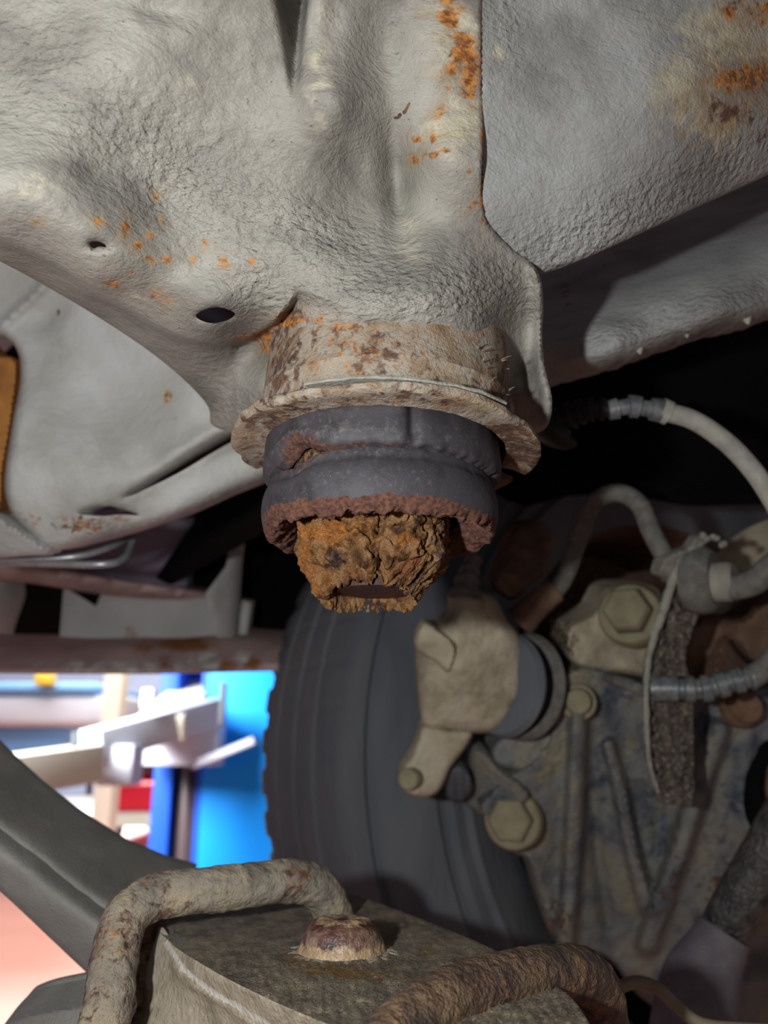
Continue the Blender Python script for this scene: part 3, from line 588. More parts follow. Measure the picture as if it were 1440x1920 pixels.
relief('lower_bracket', [(-60, 960), (0, 970), (20, 985), (60, 1010), (92, 1035), (60, 1042), (-60, 1040)], [(0, 1000, .36), (90, 1030, .365), (-60, 980, .36)], .015, M_SEALFAR, INNER, step=6, rr=8, rh=.004)
for k, (pth, r) in enumerate((([(-60, 1044, .40), (60, 1048, .40), (150, 1042, .405), (215, 1022, .42), (250, 1000, .44)], .0016), ([(-60, 1052, .41), (80, 1056, .41), (190, 1058, .41), (230, 1048, .42), (246, 1022, .435), (250, 990, .44)], .0019))):
    o = tube('brake_pipe', pth, r, M_CHROME, seg=12); tag(o, ('thin bright metal pipe, upper of the two under the left member' if k == 0 else 'bright metal pipe bending up at its end, lower of two under the left member'), 'pipe', 'brake pipes under the frame member')

# ================================================================== SILL AND BODY PANELS BEHIND (left)
SILL = thing('car_sill', 'blurred pink brown and grey sill of the car with rust, above the view into the workshop', 'car sill', at(220, 1240, 0.66))
relief('sill_flange', [(-80, 1206), (150, 1208), (330, 1204), (430, 1192), (536, 1200), (538, 1258), (300, 1264), (100, 1264), (-80, 1262)], [(0, 1210, .64), (0, 1262, .60), (490, 1210, .66), (490, 1262, .62)], .05, M_SILL, SILL, step=12, rr=10, rh=.008, smooth_outline=False, noise_amp=.003, noise_px=50,
       paint={'rust': [(350, 1208, 60, 14, 0, .95), (270, 1215, 30, 14, 0, .6), (425, 1250, 20, 14, 0, .9), (475, 1245, 18, 12, 0, .9), (310, 1240, 14, 12, 0, .6)], 'pale': [(210, 1250, 120, 12, 0, .9), (390, 1238, 24, 18, 0, 1), (340, 1245, 26, 16, 0, .9), (452, 1232, 18, 14, 0, 1)]})
relief('sill_web', [(120, 1095), (300, 1105), (400, 1112), (470, 1130), (460, 1210), (110, 1215)], [(120, 1100, .70), (440, 1100, .70), (300, 1200, .69)], .02, M_SILLG, SILL, step=14, rr=5, rh=.003, smooth_outline=False, paint={'rust': [(245, 1190, 14, 24, 0, .55), (370, 1205, 50, 10, 0, .6)]})
relief('upper_flange', [(-80, 1058), (60, 1062), (200, 1085), (330, 1104), (392, 1114), (330, 1124), (200, 1116), (60, 1094), (-80, 1080)], [(0, 1070, .63), (380, 1110, .68)], .03, M_SILL, SILL, step=10, rr=8, rh=.006)
relief('sill_end', [(-80, 1085), (18, 1092), (0, 1180), (-14, 1212), (-80, 1212)], [(0, 1090, .68), (-60, 1200, .68)], .03, M_SILLG, SILL, step=12, rr=5, rh=.003)
relief('void_shade_plate', [(-80, 1070), (180, 1080), (180, 1215), (-80, 1215)], [(0, 1090, .74), (150, 1200, .74)], .02, M_DARK, SILL, step=30, smooth_outline=False)  # black plate stands in for the shade inside the sill's void
relief('body_panel', [(150, 960), (372, 930), (356, 1010), (350, 1108), (200, 1100), (100, 1080), (100, 1000)], [(200, 1000, .66), (360, 1000, .67), (250, 1100, .68)], .02, M_PURP, SILL, step=16, rr=6, rh=.004, smooth_outline=False)
relief('panel_strip', [(386, 1112), (425, 1060), (438, 960), (452, 900), (458, 960), (446, 1060), (438, 1196), (404, 1196)], [(430, 1000, .64), (420, 1180, .65)], .02, M_SILLG, SILL, step=10, rr=5, rh=.003, smooth_outline=False)
relief('gap_shade_plate', [(340, 860), (620, 860), (620, 1120), (520, 1196), (436, 1196), (400, 1120), (340, 1120)], [(400, 1000, .76), (500, 1100, .80), (600, 900, .80)], .02, M_DARK, SILL, step=30, smooth_outline=False)  # black plate stands in for the dark gap beside the tyre

# ================================================================== WHEEL
TH = math.radians(30); WN = np.array([math.sin(TH), -math.cos(TH), 0]); WL = np.array([-math.cos(TH), -math.sin(TH), 0])
WS = np.array([-.0216, .52, 1.5 - .004]); RT_ = .312; WC = WS - RT_ * WL
WHEEL = thing('wheel', 'large dark grey road wheel seen from inside behind the brake caliper', 'wheel', WC)
def ty_disp(V, A, R, Hh):
    o_ = V - WC; o_ -= (o_ @ WN)[:, None] * WN; L = np.linalg.norm(o_, axis=1)[:, None]; o_ = o_ / L
    t = np.clip((R - .300) / .008, 0, 1)
    blk = (np.sin(A * 62) > .55) * np.clip((-.135 - Hh) / .01, 0, 1) * t
    blk2 = (np.sin(A * 62 + 1.0) > .86) * (Hh > -.13) * (Hh < -.012) * t
    return V - o_ * (.0032 * blk + .0010 * blk2)[:, None]
TP = [(.190, -.005), (.205, .006), (.225, .011), (.232, .0135), (.236, .0100), (.244, .0110), (.248, .0065), (.253, .0065), (.257, .0120), (.270, .0105), (.282, .0060), (.292, .0005), (.2955, -.0055), (.2985, -.0060), (.3010, -.0005), (.3030, -.0005), (.3045, -.006), (.307, -.012), (.3095, -.020), (.3115, -.032),
      (.312, -.050), (.3100, -.051), (.3100, -.055), (.312, -.056), (.312, -.082), (.3095, -.083), (.3095, -.088), (.312, -.089), (.312, -.115), (.3100, -.116), (.3100, -.120), (.3115, -.121), (.3110, -.140), (.307, -.158), (.296, -.172), (.270, -.180), (.200, -.172), (.190, -.165)]
lathe('tyre', WC, WN, TP, M_TYRE, WHEEL, seg=620, closed=True, disp=ty_disp, sharp=40)
lathe('rim', WC, WN, [(.0001, -.11), (.06, -.11), (.15, -.13), (.182, -.10), (.184, -.03), (.190, -.006), (.196, -.006), (.196, -.165), (.19, -.17), (.15, -.155), (.0001, -.14)], M_BRBOLT, WHEEL, seg=80)
lathe('brake_shield', WC, WN, [(.0001, .000), (.13, .000), (.150, -.010), (.152, -.02), (.0001, -.02)], M_RUSTSHADE, WHEEL, seg=64)
ARCH = lathe('arch_light_block', WC, WN, [(.395, .10), (.405, .12), (.412, .10), (.412, -.24), (.398, -.24)], M_DARK, None, seg=90, a0=-40, a1=160, closed=True)  # liner added as an occluder so the wheel well stays black
tag(ARCH, 'black arch liner added over the tyre to block light', 'arch liner')
FEND = lathe('fender', WC, WN, [(.330, -.242), (.62, -.242), (.62, -.252), (.330, -.252)], M_DARK, None, seg=60, a0=-60, a1=158, closed=True)  # panel added to close off light coming past the wheel's outer side
tag(FEND, 'dark outer panel added beyond the wheel to block light', 'fender')
o = relief('arch_shade_sheet', [(930, 560), (1560, 480), (1560, 940), (1440, 945), (1300, 950), (1180, 925), (1060, 930), (990, 950), (935, 930)], [(1000, 700, .50), (1500, 700, .52), (1200, 560, .46), (1200, 920, .51)], .01, M_DARK, None, step=30, smooth_outline=False)  # black sheet added over the tyre's top to darken the wheel arch
tag(o, 'black sheet standing in for wheel arch shade under the outer rail', 'shade sheet')

# ================================================================== BRAKE CALIPER
def q(x, y): return (740 + x / 2, 880 + y / 2)
def Q(L): return [q(*p) for p in L]
def r2(x, y): return (900 + x * .375, 1300 + y * .375)
def R2(L): return [r2(*p) for p in L]
def hexbolt(parent, px, py, d, rpx, hgt, mat, flange=1.35, ax=(0, -1, 0), washer=True, rnd=False, name='hex_bolt', rot=0):
    c = at(px, py, d); s = d / F; r = rpx * s; ax = np.array(ax, float); ax /= np.linalg.norm(ax)
    prof = [(.0001, -hgt * .6), (r, -hgt * .6), (r, hgt * .8), (r * .88, hgt), (r * .4, hgt * 1.02), (.0001, hgt * .98)]
    if not rnd: b = lathe(name, c, ax, prof, mat, parent, seg=72, poly=6, a0=rot, a1=rot + 360, sharp=28)
    else: b = lathe(name, c, ax, prof, mat, parent, seg=40, sharp=40)
    if washer:
        lathe('washer' if parent.parent is None else 'washer', c, ax, [(.0001, -hgt * .9), (r * flange, -hgt * .9), (r * flange, -hgt * .2), (r * flange * .93, 0), (r * .9, 0.0), (.0001, 0.0)], mat, parent, seg=48)
    return b
CAL = thing('brake_caliper', 'dusty tan brake caliper with a lever and small bolt in front of the tyre', 'brake caliper', at(880, 1230, .44))
relief('caliper_body', Q([(218, 478), (262, 458), (345, 468), (385, 492), (415, 555), (462, 615), (480, 680), (492, 760), (490, 850), (462, 905), (430, 945), (370, 985), (285, 990), (200, 982), (112, 972), (98, 900), (88, 800), (88, 700), (110, 610), (165, 585), (210, 540)]),
       [(860, 1130, .432), (790, 1200, .436), (880, 1250, .424), (960, 1250, .438), (880, 1350, .436), (820, 1350, .436)], .030, M_CAST, CAL, step=5, rr=22, rh=.010,
       bumps=[(955, 1305, 30, 30, 30, .004), (865, 1165, 26, 50, 10, .003), (860, 1250, 50, 40, 0, .002)], ridges=[(Q([(120, 590), (225, 665), (190, 755)]), 4, -.002)], noise_amp=.0012, noise_px=22, paint={'rust': [(940, 1300, 16, 14, 0, .25), (800, 1190, 16, 20, 0, .25)], 'brown': [(860, 1330, 40, 20, 0, .3)]})
relief('lug', Q([(92, 598), (118, 572), (160, 600), (228, 662), (205, 760), (150, 720), (84, 680), (78, 640)]), [(785, 1180, .424), (850, 1230, .420), (800, 1220, .424)], .016, M_CAST, CAL, step=4, rr=7, rh=.004)
relief('lever', Q([(110, 960), (200, 975), (290, 985), (262, 1050), (210, 1120), (172, 1200), (130, 1228), (70, 1225), (25, 1190), (22, 1130), (58, 1080), (85, 1020)]), [(800, 1370, .438), (880, 1380, .442), (790, 1470, .432)], .016, M_CAST, CAL, step=4, rr=12, rh=.005)
hexbolt(CAL, *q(62, 1160), .430, 20, .006, M_BOLT, rnd=True, washer=False, name='lever_pin', ax=(-.35, -1, 0))
tube('bleed_nipple', [(*q(262, 480), .436), (*q(272, 420), .44), (*q(285, 370), .446), (*q(300, 330), .45)], [.0085, .0065, .0050, .0045], M_HOSE, CAL, rfun=lambda t: 1 + .12 * np.sign(np.sin(t * 22)))
for k, rr_ in enumerate((.040, .036)):
    c = at(*q(505, 800), .466 - .010 * k)
for k, (hh, r, mt) in enumerate(((.0, .0310, M_HOSE), (.009, .0275, M_DARK), (.018, .0295, M_TYRE))):
    lathe('piston_boot', at(*q(478, 812), .462) + np.array([-.010, -.010, 0]) * k * .6, (-.75, -.62, .05), [(.012, -.004), (r * .93, -.004), (r, 0), (r * .93, .004), (.012, .004)], mt, CAL, seg=60, closed=True)
lathe('piston', at(*q(478, 812), .470), (-.75, -.62, .05), [(.0001, -.02), (.022, -.02), (.024, .024), (.0001, .026)], M_DARK, CAL, seg=48)
relief('hose_boss', Q([(365, 440), (385, 380), (420, 300), (450, 220), (500, 190), (560, 200), (600, 250), (590, 330), (560, 400), (500, 440), (480, 470), (430, 490)]), [(950, 1000, .475), (1020, 1000, .48), (940, 1110, .45)], .03, M_RUSTSHADE, CAL, step=5, rr=14, rh=.010, noise_amp=.002, noise_px=20)
relief('slide_bracket', Q([(370, 1030), (420, 985), (520, 985), (620, 960), (625, 1040), (560, 1100), (500, 1130), (400, 1120), (365, 1080)]), [(930, 1390, .462), (1040, 1370, .466), (960, 1440, .46)], .03, M_KNUCKLE, CAL, step=5, rr=12, rh=.007, noise_amp=.0015, noise_px=20, paint={'olive': [(980, 1390, 60, 40, 0, .5)]})
relief('sleeve_boot', Q([(205, 1130), (250, 1110), (285, 1150), (290, 1210), (250, 1250), (205, 1240), (190, 1190)]), [(860, 1470, .452), (880, 1480, .454)], .02, M_TYRE, CAL, step=4, rr=9, rh=.006, ridges=[(Q([(215, 1140), (222, 1245)]), 4, .003), (Q([(250, 1130), (256, 1245)]), 4, .003)])
relief('anchor_arm', Q([(290, 1060), (340, 1060), (400, 1130), (480, 1190), (500, 1240), (430, 1290), (370, 1320), (250, 1240), (280, 1180)]), [(900, 1430, .458), (960, 1500, .456)], .02, M_KNUCKLE, CAL, step=5, rr=10, rh=.005, noise_amp=.0012, noise_px=16, paint={'olive': [(930, 1480, 60, 40, 0, .45)]})

# ================================================================== HUB CARRIER
HUB = thing('hub_carrier', 'large ribbed cast hub carrier with blue black stains and olive hex bolts on the right', 'hub carrier', at(1200, 1600, .48))
KO = Q([(600, 880), (612, 800), (650, 755), (720, 738), (800, 755), (880, 780), (960, 800), (1080, 820), (1200, 830), (1300, 820), (1480, 800), (1560, 860)]) + R2([(1560, 1500), (1300, 1700), (1000, 1640), (780, 1500), (640, 1330), (440, 1290), (340, 1180), (300, 1060), (270, 940), (240, 840), (160, 790), (90, 700), (20, 620), (0, 560), (60, 480), (160, 400), (260, 330), (340, 230), (350, 130)])
relief('carrier_body', KO, [(1080, 1300, .462), (1060, 1500, .468), (960, 1560, .465), (1440, 1250, .462), (1300, 1350, .472), (1200, 1350, .474), (1150, 1500, .478), (1150, 1750, .492), (1300, 1700, .476), (1440, 1500, .472), (1060, 1740, .484), (1440, 1800, .49), (1020, 1700, .49)], .05, M_KNUCKLE, HUB, step=6, rr=12, rh=.008, noise_amp=.0010, noise_px=18,
       ridges=[(R2([(495, 120), (480, 500), (460, 900), (430, 1250)]), 17, .018, 1), (R2([(645, 260), (700, 480), (760, 800), (830, 1080)]), 13, .013, 1), (R2([(1195, 190), (1090, 480), (1000, 780), (840, 1250)]), 20, .019, 1), (R2([(715, 440), (780, 760), (860, 1000)]), 7, .006, 1), (R2([(250, 850), (330, 1000), (340, 1200)]), 22, .008),
               (R2([(1330, 300), (1310, 500), (1350, 680)]), 24, .008), (R2([(720, 430), (800, 440), (860, 500)]), 5, .004), (R2([(560, 500), (600, 900), (640, 1150)]), 14, -.008), (R2([(120, 820), (220, 1100)]), 12, .006)],
       bumps=[(1077, 1310, 44, 50, 0, .004), (1250, 1530, 30, 70, 25, -.006), (1395, 1330, 46, 46, 0, .004)] + [(900 + x * .375, 1300 + y * .375, 10, 7, 20 + 9 * i, .0035) for i, (x, y) in enumerate([(830, 560), (910, 570), (970, 600), (840, 640), (920, 660), (850, 700), (930, 740), (850, 780), (890, 830), (860, 880), (960, 680), (820, 610)])],
       paint={'olive': [(1030, 1420, 50, 90, 20, .6), (960, 1560, 60, 60, 0, .75), (1080, 1270, 40, 40, 0, .5), (1180, 1400, 24, 60, 0, .45), (1330, 1400, 18, 50, 20, .45), (1060, 1600, 30, 60, 0, .4)], 'blue': [(1150, 1300, 50, 40, 0, .6), (1320, 1350, 40, 70, 0, .62), (1400, 1300, 60, 60, 0, .5), (1250, 1560, 40, 60, 0, .55), (1380, 1500, 40, 60, 0, .55), (1130, 1450, 30, 120, 0, .5), (1340, 1560, 40, 70, 20, .5)], 'brown': [(1260, 1650, 30, 90, 20, .5), (1350, 1650, 60, 80, 20, .45), (1040, 1720, 60, 50, 0, .55)]})
hexbolt(HUB, *q(440, 1315), .455, 42, .009, M_BOLT, 1.30, ax=(-.35, -.93, .05), rot=12)
hexbolt(HUB, *q(688, 872), .452, 24, .006, M_BOLT, 1.45, rnd=True, name='round_bolt', ax=(-.2, -1, 0))
hexbolt(HUB, *q(1305, 895), .450, 29, .007, M_BRBOLT, 1.25, rnd=True, name='rusty_bolt', ax=(.05, -1, 0))
relief('upper_boss', Q([(640, 600), (700, 560), (760, 520), (800, 450), (900, 430), (990, 450), (1010, 560), (1010, 700), (1000, 790), (900, 775), (780, 760), (700, 745), (650, 700)]), [(1080, 1190, .462), (1160, 1120, .470), (1230, 1200, .478), (1180, 1260, .466)], .04, M_CAST, HUB, step=6, rr=16, rh=.010, noise_amp=.0012, noise_px=24,
       bumps=[(1195, 1145, 60, 60, 0, .004)], paint={'brown': [(1060, 1200, 30, 50, 0, .6)]})
hexbolt(HUB, *q(880, 540), .455, 44, .012, M_BOLT, 1.35, ax=(-.45, -.88, .1), rot=20)
relief('brown_arm', Q([(1060, 640), (1150, 560), (1300, 560), (1400, 480), (1520, 460), (1520, 760), (1400, 740), (1330, 720), (1230, 640), (1190, 800), (1100, 800), (1080, 720)]), [(1300, 1200, .485), (1440, 1180, .49), (1300, 1260, .48)], .03, M_RUSTSHADE, HUB, step=7, rr=14, rh=.010, noise_amp=.002, noise_px=26, holes=[Q([(1230, 660), (1290, 640), (1300, 720), (1240, 780), (1200, 800)])])
relief('rusty_web', Q([(1195, 820), (1200, 740), (1240, 620), (1290, 690), (1340, 740), (1350, 830)]), [(1360, 1230, .474), (1390, 1270, .472)], .015, M_RUSTSHADE, HUB, step=6, rr=6, rh=.004)
lathe('bearing_housing', at(1525, 1490, .462), (0, -1, .05), [(.030, -.02), (.030, .004), (.034, .008), (.039, .004), (.040, -.02)], M_DARK, HUB, seg=72, closed=True)
lathe('rusty_hub_disc', at(1525, 1490, .470), (0, -1, .05), [(.0001, -.01), (.034, -.01), (.034, .004), (.020, .006), (.0001, .006)], M_BRBOLT, HUB, seg=64)
lathe('rotor_edge', at(1525, 1165, .52), (-.2, -1, 0), [(.0001, -.02), (.070, -.02), (.072, 0), (.060, .006), (.0001, .006)], M_CAST, HUB, seg=64)

# ================================================================== HOSES, BRACKET, CABLES
HOSE = thing('brake_hose', 'grey rubber brake hose arching from the caliper fitting up to the hose bracket', 'hose', at(1150, 1000, .44))
tube('hose', [(*q(590, 470), .448), (*q(640, 400), .446), (*q(690, 260), .442), (*q(740, 135), .436), (*q(830, 88), .430), (*q(915, 130), .424), (*q(965, 240), .418), (*q(1030, 350), .412), (*q(1090, 390), .408)], .0050, M_HOSE, HOSE, seg=24)
tube('ferrule', [(*q(470, 570), .452), (*q(520, 520), .45), (*q(605, 450), .448)], [.0095, .0082, .0070], M_RUSTSHADE, HOSE, seg=20)
BRK = thing('hose_bracket', 'long dirt ribbed bracket with a pale left edge holding the brake hose grommet', 'bracket', at(1250, 1300, .41))
relief('bracket_plate', Q([(1150, 245), (1168, 300), (1140, 400), (1148, 520), (1110, 620), (1090, 700), (1108, 800), (1118, 900), (1122, 1100), (1116, 1256), (1050, 1256), (1004, 1256), (985, 1190), (955, 1100), (948, 1000), (944, 900), (942, 800), (955, 700), (985, 600), (1020, 500), (1050, 400), (1085, 330)]), [(1310, 1020, .412), (1260, 1150, .408), (1215, 1300, .402), (1290, 1300, .412), (1230, 1480, .410), (1300, 1500, .414)], .006, M_FIN, BRK, step=4, rr=3, rh=.001, noise_amp=.0050, noise_px=8, edge_noise=1.5)
tube('bracket_edge', [(*q(1150, 262), .408), (*q(1085, 335), .405), (*q(1045, 410), .403), (*q(1010, 520), .401), (*q(975, 620), .399), (*q(950, 730), .397), (*q(943, 850), .397), (*q(948, 1020), .400), (*q(960, 1120), .404), (*q(990, 1210), .408)], [.0030, .0026, .0024, .0022, .0019, .0016, .0014, .0014, .0013, .0010], M_FINEDGE, BRK, seg=10, rough=.0005)
relief('bracket_ear', Q([(990, 380), (1010, 330), (1060, 305), (1110, 290), (1140, 250), (1165, 255), (1150, 310), (1100, 360), (1050, 430), (1020, 410), (995, 400)]), [(1250, 1060, .402), (1310, 1020, .404)], .012, M_FINEDGE, BRK, step=4, rr=6, rh=.004, noise_amp=.001, noise_px=12)
GA = np.array([.80, -.60, -.06])
lathe('grommet', at(*q(1150, 415), .408), GA, [(.0001, -.008), (.0150, -.008), (.0172, -.004), (.0176, .0), (.0170, .004), (.0145, .007), (.0001, .008)], M_HOSE, BRK, seg=48)
lathe('collar_ring', at(*q(1178, 425), .403), GA, [(.0001, -.004), (.0098, -.004), (.0100, .010), (.0085, .0125), (.0001, .0125)], M_FINEDGE, BRK, seg=40)
for k in range(7):
    a = rng.uniform(-1, 1); p = at(1315 + k * 7 + rng.uniform(-5, 5), 1006 + rng.uniform(-6, 10) + k * 1.5, .403)
    lathe('dirt_crumb', p, (rng.uniform(-1, 1), -1, rng.uniform(-1, 1)), [(.0001, -.0016), (.0016, -.0008), (.0018, .0004), (.0009, .0014), (.0001, .0017)], M_FINEDGE, BRK, seg=8)
o = tube('flexible_hose', [(*q(1225, 438), .398), (*q(1290, 440), .392), (*q(1350, 420), .388), (*q(1410, 370), .384), (*q(1470, 320), .380), (*q(1560, 260), .374)], .0063, M_HOSE, seg=24)
tag(o, 'ribbed grey hose leaving the grommet towards the right edge', 'hose')
rng2 = random.Random(8)
def corr(t, n): return 1 + .16 * np.sign(np.sin(t * math.pi * 2 * n))
CAB = thing('upper_sensor_cable', 'pale grey sensor cable curving right from a black ribbed sleeve under the rail', 'cable', at(1240, 780, .34))
tube('cable', [(1245, 772, .335), (1300, 788, .333), (1360, 828, .331), (1410, 880, .329), (1450, 940, .327), (1490, 1020, .325)], .0040, M_PIPE, CAB, seg=24)
tube('clip', [(1238, 768, .335), (1254, 775, .335)], .0051, M_PIPE, CAB, seg=24)
tube('sleeve_end', [(1140, 770, .337), (1180, 762, .336), (1205, 765, .3355), (1240, 770, .335)], [.0036, .0042, .0040, .0043], M_CORR, CAB, seg=24, n=24, rfun=lambda t: corr(t, 2.5))
tube('ribbed_sleeve', [(1050, 790, .345), (1080, 776, .342), (1110, 768, .339), (1145, 768, .337)], [.0056, .005, .0045, .0040], M_CORRD, CAB, seg=20, n=30, rfun=lambda t: corr(t, 5))
tube('sleeve_tail', [(1025, 795, .348), (1045, 815, .344), (1062, 828, .342), (1082, 832, .341)], [.008, .0065, .0040, .0010], M_CORRD, CAB, seg=16)
CAB2 = thing('lower_sensor_cable', 'grey ribbed sensor cable crossing the middle of the hose bracket', 'cable', at(1300, 1280, .39))
tube('cable', [(*q(1340, 780), .384), (*q(1390, 745), .381), (*q(1440, 690), .378), (*q(1520, 590), .374)], .0056, M_HOSE, CAB2, seg=20)
tube('ribbed_sleeve', [(*q(960, 822), .396), (*q(1040, 822), .393), (*q(1160, 822), .389), (*q(1270, 795), .386), (*q(1345, 778), .384)], [.0058, .0056, .0058, .0056, .0056], M_CORR, CAB2, seg=20, n=30, rfun=lambda t: 1 + .12 * np.sign(np.sin(np.clip(t - .18, 0, 1) * 40) + .35))
tube('cable_tie', [(*q(930, 830), .398), (*q(860, 800), .410), (*q(790, 780), .43)], [.0034, .003, .0026], M_HOSE, CAB2, seg=12)
# drive tube, boot and wire at lower right
SH = thing('damper', 'oily black damper tube with a grey boot at lower right', 'damper', at(1330, 1800, .40))
tube('tube', [(*r2(1640, 480), .392), (*r2(1440, 810), .398), (*r2(1250, 1130), .402), (*r2(1180, 1300), .406)], [.0135, .0125, .0118, .0118], M_TUBE, SH, seg=40, n=14, rough=.0006, nscale=250)
tube('boot', [(*r2(1225, 1190), .400), (*r2(1165, 1310), .398), (*r2(1115, 1420), .396), (*r2(1075, 1560), .394), (*r2(1030, 1760), .392)], [.0125, .0150, .0180, .0190, .0180], M_BOOT, SH, seg=40, n=12)
o = tube('tan_wire', [(*r2(575, 1760), .30), (*r2(612, 1610), .30), (*r2(660, 1500), .302), (*r2(770, 1445), .304), (*r2(880, 1470), .304), (*r2(980, 1560), .302), (*r2(1100, 1650), .298), (*r2(1300, 1680), .290), (*r2(1600, 1690), .285)], .0023, M_WIRE, seg=16)
tag(o, 'thin tan wire looping up beside the right rod at the bottom', 'wire')
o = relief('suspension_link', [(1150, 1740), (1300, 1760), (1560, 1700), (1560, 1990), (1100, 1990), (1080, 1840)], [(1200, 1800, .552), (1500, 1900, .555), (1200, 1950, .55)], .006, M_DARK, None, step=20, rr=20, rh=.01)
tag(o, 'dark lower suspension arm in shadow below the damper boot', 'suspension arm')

# ================================================================== SPRING SEAT IN THE FOREGROUND
PZ = -.060
def plane_d(z, lift=None):
    return lambda X, Y: z / ((960 - Y) / F * cp + sp)
SEAT = thing('spring_plate', 'dirt caked round spring plate with a pale scraped rim in the foreground', 'spring plate', at(650, 1850, .22) * [1, 1, 0] + [0, 0, 1.43])
relief('plate_top', [(300, 1730), (420, 1680), (520, 1662), (610, 1664), (720, 1697), (820, 1735), (900, 1768), (960, 1800), (1080, 1880), (1100, 1990), (820, 1990), (700, 1952), (560, 1898), (440, 1842), (350, 1790), (318, 1765)],
       plane_d(PZ), .003, M_DIRT, SEAT, step=5, noise_amp=.0012, noise_px=9, bumps=[(640, 1800, 150, 40, 0, .002)], paint={'tan': [(640, 1822, 140, 16, 5, .75), (560, 1800, 50, 20, 20, .6), (800, 1790, 40, 20, 0, .5)], 'pale': [(330, 1760, 60, 14, 20, .6), (560, 1705, 120, 8, 0, .5)]}, sharp=70)
relief('plate_rim', [(302, 1738), (322, 1762), (352, 1788), (440, 1840), (560, 1894), (700, 1948), (850, 1990), (270, 1990), (268, 1900), (272, 1830), (285, 1780)],
       [(302, 1740, .268), (352, 1788, .244), (440, 1840, .216), (560, 1894, .192), (700, 1948, .173), (850, 1990, .162), (270, 1990, .240), (272, 1830, .262), (400, 1900, .232), (560, 1980, .200), (700, 1985, .178)], .004, M_RIM, SEAT, step=6, rr=7, rh=.0015, noise_amp=.0006, noise_px=16,
       ridges=[([(325, 1810), (360, 1850), (420, 1885), (520, 1960)], 6, .0022)], paint={'rust': [(450, 1870, 60, 14, 30, .25)], 'brown': [(300, 1900, 30, 40, 0, .3)], 'pale': [([(312, 1768), (345, 1818), (400, 1862), (470, 1900), (560, 1962)], 5, 1.1)]})
relief('caked_dirt', [(225, 1712), (330, 1712), (330, 1800), (300, 1990), (170, 1990), (190, 1850)], [(270, 1740, .283), (240, 1900, .262), (240, 1990, .255)], .008, M_DIRT, SEAT, step=6, rr=8, rh=.003, noise_amp=.003, noise_px=18)
rp = at(642, 1785, float(plane_d(PZ)(np.array([642.]), np.array([1785.]))[0]))
RIV = thing('rivet', 'domed dark red brown rivet head on the spring plate', 'rivet', rp)
def rd(V, A, R, H): return V + (np.c_[V - rp] / .012) * (.0006 * fbm(V * 260, 3))[:, None]
lathe('rivet_head', rp, (0.03, 0.02, 1), [(.0001, -.002), (.0130, -.002), (.0132, .0006), (.0124, .0018), (.0122, .0036), (.0114, .0058), (.0098, .0078), (.0074, .0091), (.0052, .0096), (.0036, .0092), (.0001, .0088)], M_RIVET, RIV, seg=120, disp=rd, attrs=lambda V, A, R, H: {'tan': .7 * np.exp(-((H - .0008) / .0016) ** 2) + .75 * (H > .0088) + .35 * (H < .005)}, sharp=50)
lathe('dirt_ring', rp + np.array([0, 0, -.0014]), (0, 0, 1), [(.0001, -.002), (.0200, -.002), (.0185, .0008), (.0150, .0018), (.0001, .0018)], M_RIM, RIV, seg=120, disp=lambda V, A, R, H: V + np.array([0, 0, 1.]) * (.0005 * fbm(V * 400, 3))[:, None])
UL = tube('u_bolt', [(165, 2010, .222), (190, 1935, .230), (205, 1870, .236), (214, 1800, .244), (234, 1725, .254), (285, 1684, .262), (350, 1672, .266), (430, 1664, .272), (510, 1654, .280), (565, 1652, .286), (602, 1672, .291), (622, 1706, .294), (632, 1760, .296)], .0072, M_UBOLT, seg=64, n=26, rough=.00036, nscale=300, attrs={'rust': .16, 'brown': .3})
tag(UL, 'thick dirt caked rod bent over the left side of the spring plate', 'U-bolt', None)
UR = tube('u_bolt', [(660, 2060, .158), (730, 1965, .172), (800, 1902, .184), (880, 1862, .196), (970, 1838, .208), (1050, 1824, .220), (1100, 1832, .228), (1125, 1870, .233), (1135, 1950, .236)], .0072, M_UBOLTD, seg=64, n=26, rough=.00036, nscale=300, attrs={'rust': .16, 'brown': .3})
tag(UR, 'oily dark brown rusted rod crossing the right side of the spring plate', 'U-bolt', None)
o = relief('grease_lump', [(830, 1990), (880, 1930), (960, 1895), (1050, 1868), (1110, 1850), (1150, 1880), (1160, 1990)], [(900, 1960, .215), (1050, 1900, .236), (1140, 1930, .240), (1140, 1990, .23)], .01, material('black_grease', [(18, 15, 13), (48, 40, 34), (100, 92, 82)], 220, .5, ((600, .003), (1800, .001)), spec=.5), None, step=5, rr=12, rh=.005, noise_amp=.0022, noise_px=14)
tag(o, 'black crumbly grease below the right rod', 'grease')
SP = thing('leaf_spring', 'dark grey spring arm running diagonally from the left edge behind the bent rod', 'spring arm', at(100, 1620, .36))
relief('arm_body', [(-260, 1180), (-90, 1330), (0, 1424), (60, 1480), (130, 1535), (220, 1592), (300, 1625), (360, 1640), (330, 1720), (230, 1780), (200, 1850), (160, 1822), (100, 1765), (40, 1708), (-10, 1662), (-90, 1590), (-260, 1450)],
       lambda X, Y: (lambda u: .292 + .00004 * (300 - X) + .00028 * (np.sqrt(u * u + 500) - 22) - .00016 * u)(Y - np.interp(X, [-90, 0, 200, 400], [1522, 1592, 1744, 1900])),
       .012, M_LEAF, SP, step=7, rr=5, rh=.002, smooth_outline=False, noise_amp=.0008, noise_px=50)
o = relief('stub', [(40, 1905), (90, 1893), (168, 1884), (200, 1900), (200, 1990), (-20, 1990), (10, 1925)], [(40, 1910, .27), (160, 1890, .25), (100, 1960, .25)], .02, M_LEAF, SP, step=6, rr=10, rh=.004)

